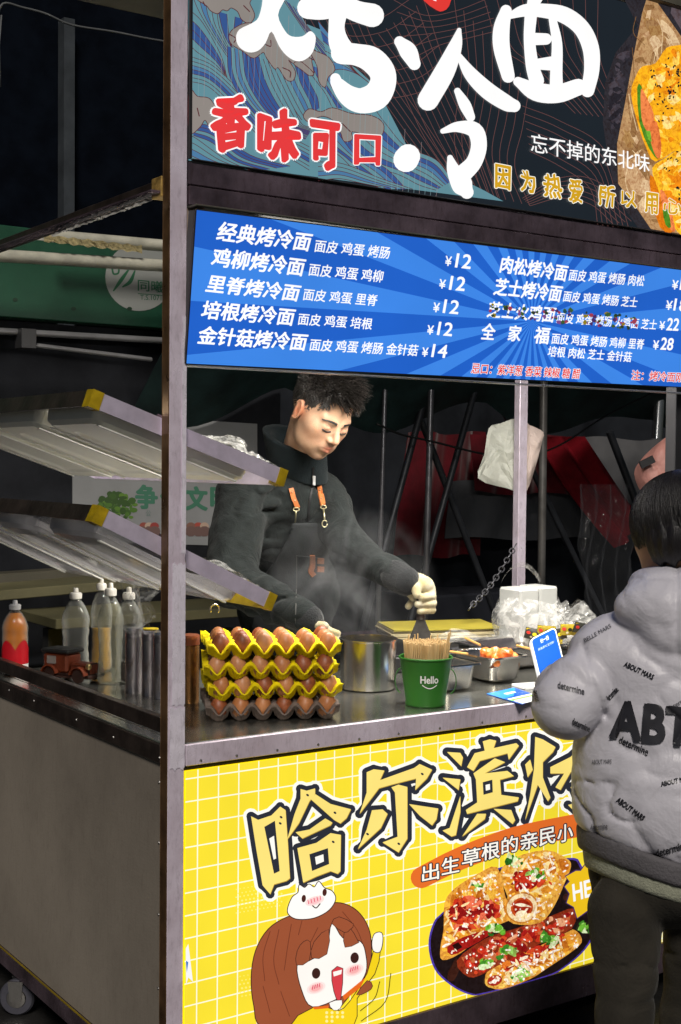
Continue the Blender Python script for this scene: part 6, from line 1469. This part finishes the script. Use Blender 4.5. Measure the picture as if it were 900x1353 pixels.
def kid_arm(P, a, e, w, sd):
    def seg(p0, p1, r0, r1, ph):
        ab = p1 - p0; L_ = np.linalg.norm(ab); t = ((P - p0) @ ab) / L_ ** 2; return sd_cap(P, p0, p1, r0, r1) - .006 * np.sin(t * L_ * 75 + 4 * fbm(P, 12, sd) + ph) * np.clip(1.1 * np.sin(np.clip(t, 0, 1) * 3.1), 0, 1)
    return smin(seg(a, e, .074, .058, 0), seg(e, w, .064, .042, 1), .012)
def hood_sd(P):
    d = union(P, [sd_ell(P, K(898, 803, -.03), (.116, .060, .075), KX), sd_ell(P, K(893, 770, .04), (.088, .036, .095), KX), sd_ell(P, K(897, 842, -.055), (.062, .042, .045), KX)], .035)
    x, y, dp = px_of(P); d = d + .006 * np.exp(-((x - 894) / 3.0) ** 2) + .003 * np.exp(-((y - (764 + (x - 850) * -.02)) / 2.6) ** 2) * (x < 960)
    return d - .004 * fbm(P, 22, 5) + valley(P, 20, 51, .006, .05) + valley(P, 40, 53, .003, .06)
def kid_jacket(P):
    b = kid_body(P); a = np.minimum(kid_arm(P, ks, ke, kw, 3), kid_arm(P, rs, re_, rw, 5)); d = smin(b, a, .004)
    x, y, dp = px_of(P); sx = 772 + (y - 860) * .18 + (y - 860) ** 2 * .0018     # armhole seam
    d = d + .006 * np.exp(-((x - sx) / 3.2) ** 2) * ((y > 850) & (y < 950))
    low = np.clip((y - 930) / 120, 0, 1)
    d = d + crease(P, 12, 12, .006) * (.4 + .6 * low) + (.5 + .5 * low) * (valley(P, 14, 41, .013, .04, (1, 1, 1.5)) + valley(P, 24, 43, .010, .05, (1, 1, 1.3))) - .002 * fbm(P, 90, 14)
    return smin(d, hood_sd(P), .003)
lo = np.min([ke, kw, re_, rw, K(885, 1175)], 0) - np.array([.14, .14, .06]); hi = np.max([ks, kw, rs, rw, re_, K(895, 735)], 0) + np.array([.14, .14, .05])
organic('jacket', kid_jacket, lo, hi, .0052, JKT, kid, relax=1)
# elastic hem band, sage shirt
def band(y0, y1, grow, name, m, res=.007, rib=0.):
    def fn(P):
        x, y, dp = px_of(P); dy = (x - 765) * .50 - (x - 765) ** 2 * .0008
        b = union(P, [sd_ell(P, K(885, 1075, .03), (.178, .20, .138), KX), sd_ell(P, K(885, 1150, .03), (.165, .16, .13), KX)], .04) + grow - .004 * fbm(P, 20, 7)
        if rib: b = b - rib * np.sin((P @ KX[:, 0]) * 700)
        r = np.maximum((y0 + dy - y), (y - y1 - dy)) / 727; return smax(b, r, .006)
    c_ = K(885, 1120, .03); return organic(name, fn, c_ - np.array([.24, .24, .19]), c_ + np.array([.24, .24, .14]), res, m, kid)
band(1088, 1121, .004, 'hem_band', mat('dark_grey_hem', (.085, .08, .088), .75, bump=.5, bscale=200), rib=.0008)
band(1112, 1142, .012, 'shirt_hem', mat('sage_knit', (.27, .28, .21), .9, var=.1, scale=60, bump=.6, bscale=260, sheen=.2), rib=.0006)
# trousers: one continuous surface
PANT = mat('dark_olive_trousers', (.028, .025, .020), .9, var=.2, scale=8, bump=.3, bscale=200, sheen=.05, spec=.15, fold=.008, fscale=4)
h_ = K(885, 1150, .03); zg = .07
L0, L1, L2 = K(826, 1200, .0), K(826, 1340, -.02), K(836, 1500, .0); R0_, R1_, R2_ = K(925, 1205, .06), K(908, 1345, .09), K(938, 1500, .08)
L2 = np.array([L1[0] + .01, L1[1], zg]); R2_ = np.array([R1_[0] + .02, R1_[1], zg])
def pants(P):
    d = sd_ell(P, h_, (.148, .10, .12), KX)
    for a, b, c in ((L0, L1, L2), (R0_, R1_, R2_)): d = smin(d, smin(sd_cap(P, a, b, .070, .046), sd_cap(P, b, c, .048, .046), .02), .012)
    return d + crease(P, 12, 21, .012) - .004 * fbm(P, 45, 22) + valley(P, 11, 61, .016, .06, (1, 1, 1.6)) + valley(P, 22, 63, .010, .06, (1, 1, 1.4))
lo = np.min([L2, R2_, h_], 0) - np.array([.17, .17, .03]); hi = np.max([h_, L0, R0_, R1_], 0) + np.array([.17, .17, .10])
organic('trousers', pants, lo, hi, .0065, PANT, kid, relax=1)
for c_ in (L2, R2_):
    fwd = -BACK * np.array([1, 1, 0]); fwd /= np.linalg.norm(fwd)
    organic('shoe', lambda P, c_=c_: smax(smin(sd_cap(P, np.array([c_[0], c_[1], .045]), np.array([c_[0], c_[1], .04]) + fwd * .13, .048, .042), sd_cap(P, np.array([c_[0], c_[1], .05]), np.array([c_[0], c_[1], .10]), .045, .045), .02), .004 - P[..., 2], .004), np.array([c_[0] - .22, c_[1] - .22, -.01]), np.array([c_[0] + .22, c_[1] + .22, .16]), .008, mat('white_shoe', (.5, .5, .5), .5), kid)
# head, hair, ear
kc = K(897, 703, .05); kfw = -BACK * .88 - RIGHT * .42 - UP * .18; kfw /= np.linalg.norm(kfw); ku = UP - kfw * (kfw @ UP); ku /= np.linalg.norm(ku); KR = np.stack([np.cross(kfw, ku), kfw, ku], 1)
def kid_head(P): q = (P - kc) @ KR; return smin(head_sd(q / .92) * .92, sd_cap(P, kc - ku * .05 - kfw * .02, K(893, 800, .06), .045, .05), .02)
skin3 = mat('child_skin', (.52, .30, .19), .5, var=.06, scale=40, sss=.2)
organic('head', kid_head, kc - .17, kc + .15, .004, skin3, kid)
def kid_hair(P):
    q = (P - kc) @ KR; d = sd_ell(q, (0, -.012, .022), (.087, .103, .090)); x = np.abs(q[..., 0]); y, z = q[..., 1], q[..., 2]
    d = smin(d, sd_ell(q, (0, -.030, -.030), (.080, .078, .055)), .03)
    ang = np.arctan2(q[..., 0], -y + .02); d = d - .0016 * np.sin(ang * 34 + 3 * fbm(P, 30, 2)) * np.clip(1.2 - z * 9, 0, 1)
    cut = np.where(y > .055, .02 - z, np.where(y > .0, -.02 - z, -.066 + .006 * np.sin(ang * 19) - z)); d = smax(d, cut, .004)
    return d
KH = mat('black_straight_hair', (.007, .006, .007), .32, var=.3, scale=30, bump=.5, bscale=120, stretch=(6, 6, .5), spec=.6)
organic('hair', kid_hair, kc - .14, kc + .15, .0032, KH, kid, relax=1)
q_ = MB(); cnt = 0
while cnt < 2600:
    a = rng.uniform(-2.6, 2.6); t0 = rng.uniform(0, 1.1); P_ = []
    for k in range(7):
        th = min(t0 + k * .18, 2.05); v = np.array([math.sin(th) * math.sin(a), -math.sin(th) * math.cos(a), math.cos(th)]); P_.append(np.array([0, -.012, .022]) + v * np.array([.0885, .1045, .0915]) * (1 + .01 * math.sin(cnt)) + np.array([0, 0, -.012 * max(0, th - 1.5)]))
    if P_[-1][2] < -.062: P_ = [p for p in P_ if p[2] > -.070]
    if len(P_) < 3: cnt += 1; continue
    q_.tube([kc + KR @ p for p in P_], [.0007] * (len(P_) - 1) + [.0002], 3, cap=False); cnt += 1
q_.build('hair_strands', KH, kid, smooth=True); kid.children[-1]['kind'] = 'stuff'
# printed words on the jacket
INK = mat('black_print', (.022, .022, .028), .35); INK2 = mat('grey_print', (.06, .06, .07), .45)
for t, bl, br, tl, m_, b_ in (('ABT', (807, 974), (911, 986), (811, 926), INK, .06), ('ABOUT MARS', (824, 880), (862, 898), (827, 874), INK, .05), ('BELLE MARS', (773, 849), (808, 829), (771, 844), INK2, 0), ('determine', (817, 982), (855, 999), (820, 972), INK, .03),
    ('determine', (737, 909), (772, 918), (737, 900), INK2, .03), ('determine', (756, 957), (779, 968), (757, 948), INK, .03), ('ABOUT MARS', (814, 1059), (849, 1085), (818, 1053), INK, .05), ('ABOUT MARS', (874, 1039), (915, 1030), (873, 1033), INK, .05),
    ('determine', (867, 1133), (908, 1121), (866, 1123), INK, .03), ('determine', (781, 1098), (803, 1096), (780, 1089), INK2, 0), ('ABOUT MARS', (782, 1010), (808, 1009), (782, 1004), INK2, 0), ('determine', (806, 926), (818, 912), (800, 921), INK, .03), ('mine', (712, 926), (709, 912), (706, 927), INK, .03), ('determine', (884, 940), (915, 922), (881, 934), INK2, 0)):
    wrap_text(t, bl, br, tl, kid_jacket, 1.9, 2.9, m_, kid, 'jacket_lettering', b_, off=.0055 if t == 'ABT' else .0022, maxe=3.5)
# child's hands: left one reaching forward out of the sleeve
def kid_hand(w, dirn, name='hand'):
    dirn = dirn / np.linalg.norm(dirn); sd_ = np.cross(dirn, UP); sd_ /= np.linalg.norm(sd_); parts = [(w, w + dirn * .05, .022, .026)] + [(w + dirn * .055 + sd_ * (k - 1.5) * .014, w + dirn * (.055 + .038 - .004 * abs(k - 1.4)) + sd_ * (k - 1.5) * .016 - UP * .012, .0075, .0062) for k in range(4)] + [(w + dirn * .02 + sd_ * .02, w + dirn * .055 + sd_ * .042, .010, .0075)]
    P0 = np.array([p[0] for p in parts] + [p[1] for p in parts])
    organic(name, lambda P: union(P, [sd_cap(P, *p) for p in parts], .005), P0.min(0) - .03, P0.max(0) + .03, .003, skin3, kid)
kid_hand(kw, kw - ke - UP * .1); kid_hand(rw, rw - re_)
# ------------------------------------------------------------------ steam over the griddle
sv = MB(); sv.box((.60, .42, .92), (1.20, .98, 1.32)); so_ = sv.build('steam', None, None)
sm_ = bpy.data.materials.new('steam'); sm_.use_nodes = True; n = sm_.node_tree.nodes; l = sm_.node_tree.links; n.clear()
out = n.new('ShaderNodeOutputMaterial'); pv = n.new('ShaderNodeVolumePrincipled'); pv.inputs['Color'].default_value = (.9, .92, .95, 1); pv.inputs['Anisotropy'].default_value = .3
tc = n.new('ShaderNodeTexCoord'); mp = n.new('ShaderNodeMapping'); mp.inputs['Scale'].default_value = (1, 1, .7); l.new(tc.outputs['Object'], mp.inputs[0])
nz = n.new('ShaderNodeTexNoise'); nz.inputs['Scale'].default_value = 7; nz.inputs['Detail'].default_value = 5; nz.inputs['Roughness'].default_value = .55; nz.inputs['Distortion'].default_value = 1.2; l.new(mp.outputs[0], nz.inputs[0])
mr = n.new('ShaderNodeMapRange'); mr.inputs[1].default_value = .47; mr.inputs[2].default_value = .75; mr.inputs[3].default_value = 0; mr.inputs[4].default_value = 1; l.new(nz.outputs[0], mr.inputs[0])
# fade towards the sides of the box
def falloff(c, r):
    v = n.new('ShaderNodeVectorMath'); v.operation = 'SUBTRACT'; v.inputs[1].default_value = c; l.new(tc.outputs['Object'], v.inputs[0]); w = n.new('ShaderNodeVectorMath'); w.operation = 'DIVIDE'; w.inputs[1].default_value = r; l.new(v.outputs[0], w.inputs[0])
    le = n.new('ShaderNodeVectorMath'); le.operation = 'LENGTH'; l.new(w.outputs[0], le.inputs[0]); q = n.new('ShaderNodeMapRange'); q.inputs[1].default_value = .35; q.inputs[2].default_value = 1; q.inputs[3].default_value = 1; q.inputs[4].default_value = 0; l.new(le.outputs['Value'], q.inputs[0]); return q.outputs[0]
f1_ = falloff((.90, .70, 1.06), (.30, .28, .26)); m1 = n.new('ShaderNodeMath'); m1.operation = 'MULTIPLY'; l.new(mr.outputs[0], m1.inputs[0]); l.new(f1_, m1.inputs[1])
m2_ = n.new('ShaderNodeMath'); m2_.operation = 'MULTIPLY'; m2_.inputs[1].default_value = 4.4; l.new(m1.outputs[0], m2_.inputs[0]); l.new(m2_.outputs[0], pv.inputs['Density']); l.new(pv.outputs[0], out.inputs['Volume'])
so_.data.materials.append(sm_); tag(so_, 'thin grey steam rising from the griddle in front of the vendor', 'steam', None, 'stuff')
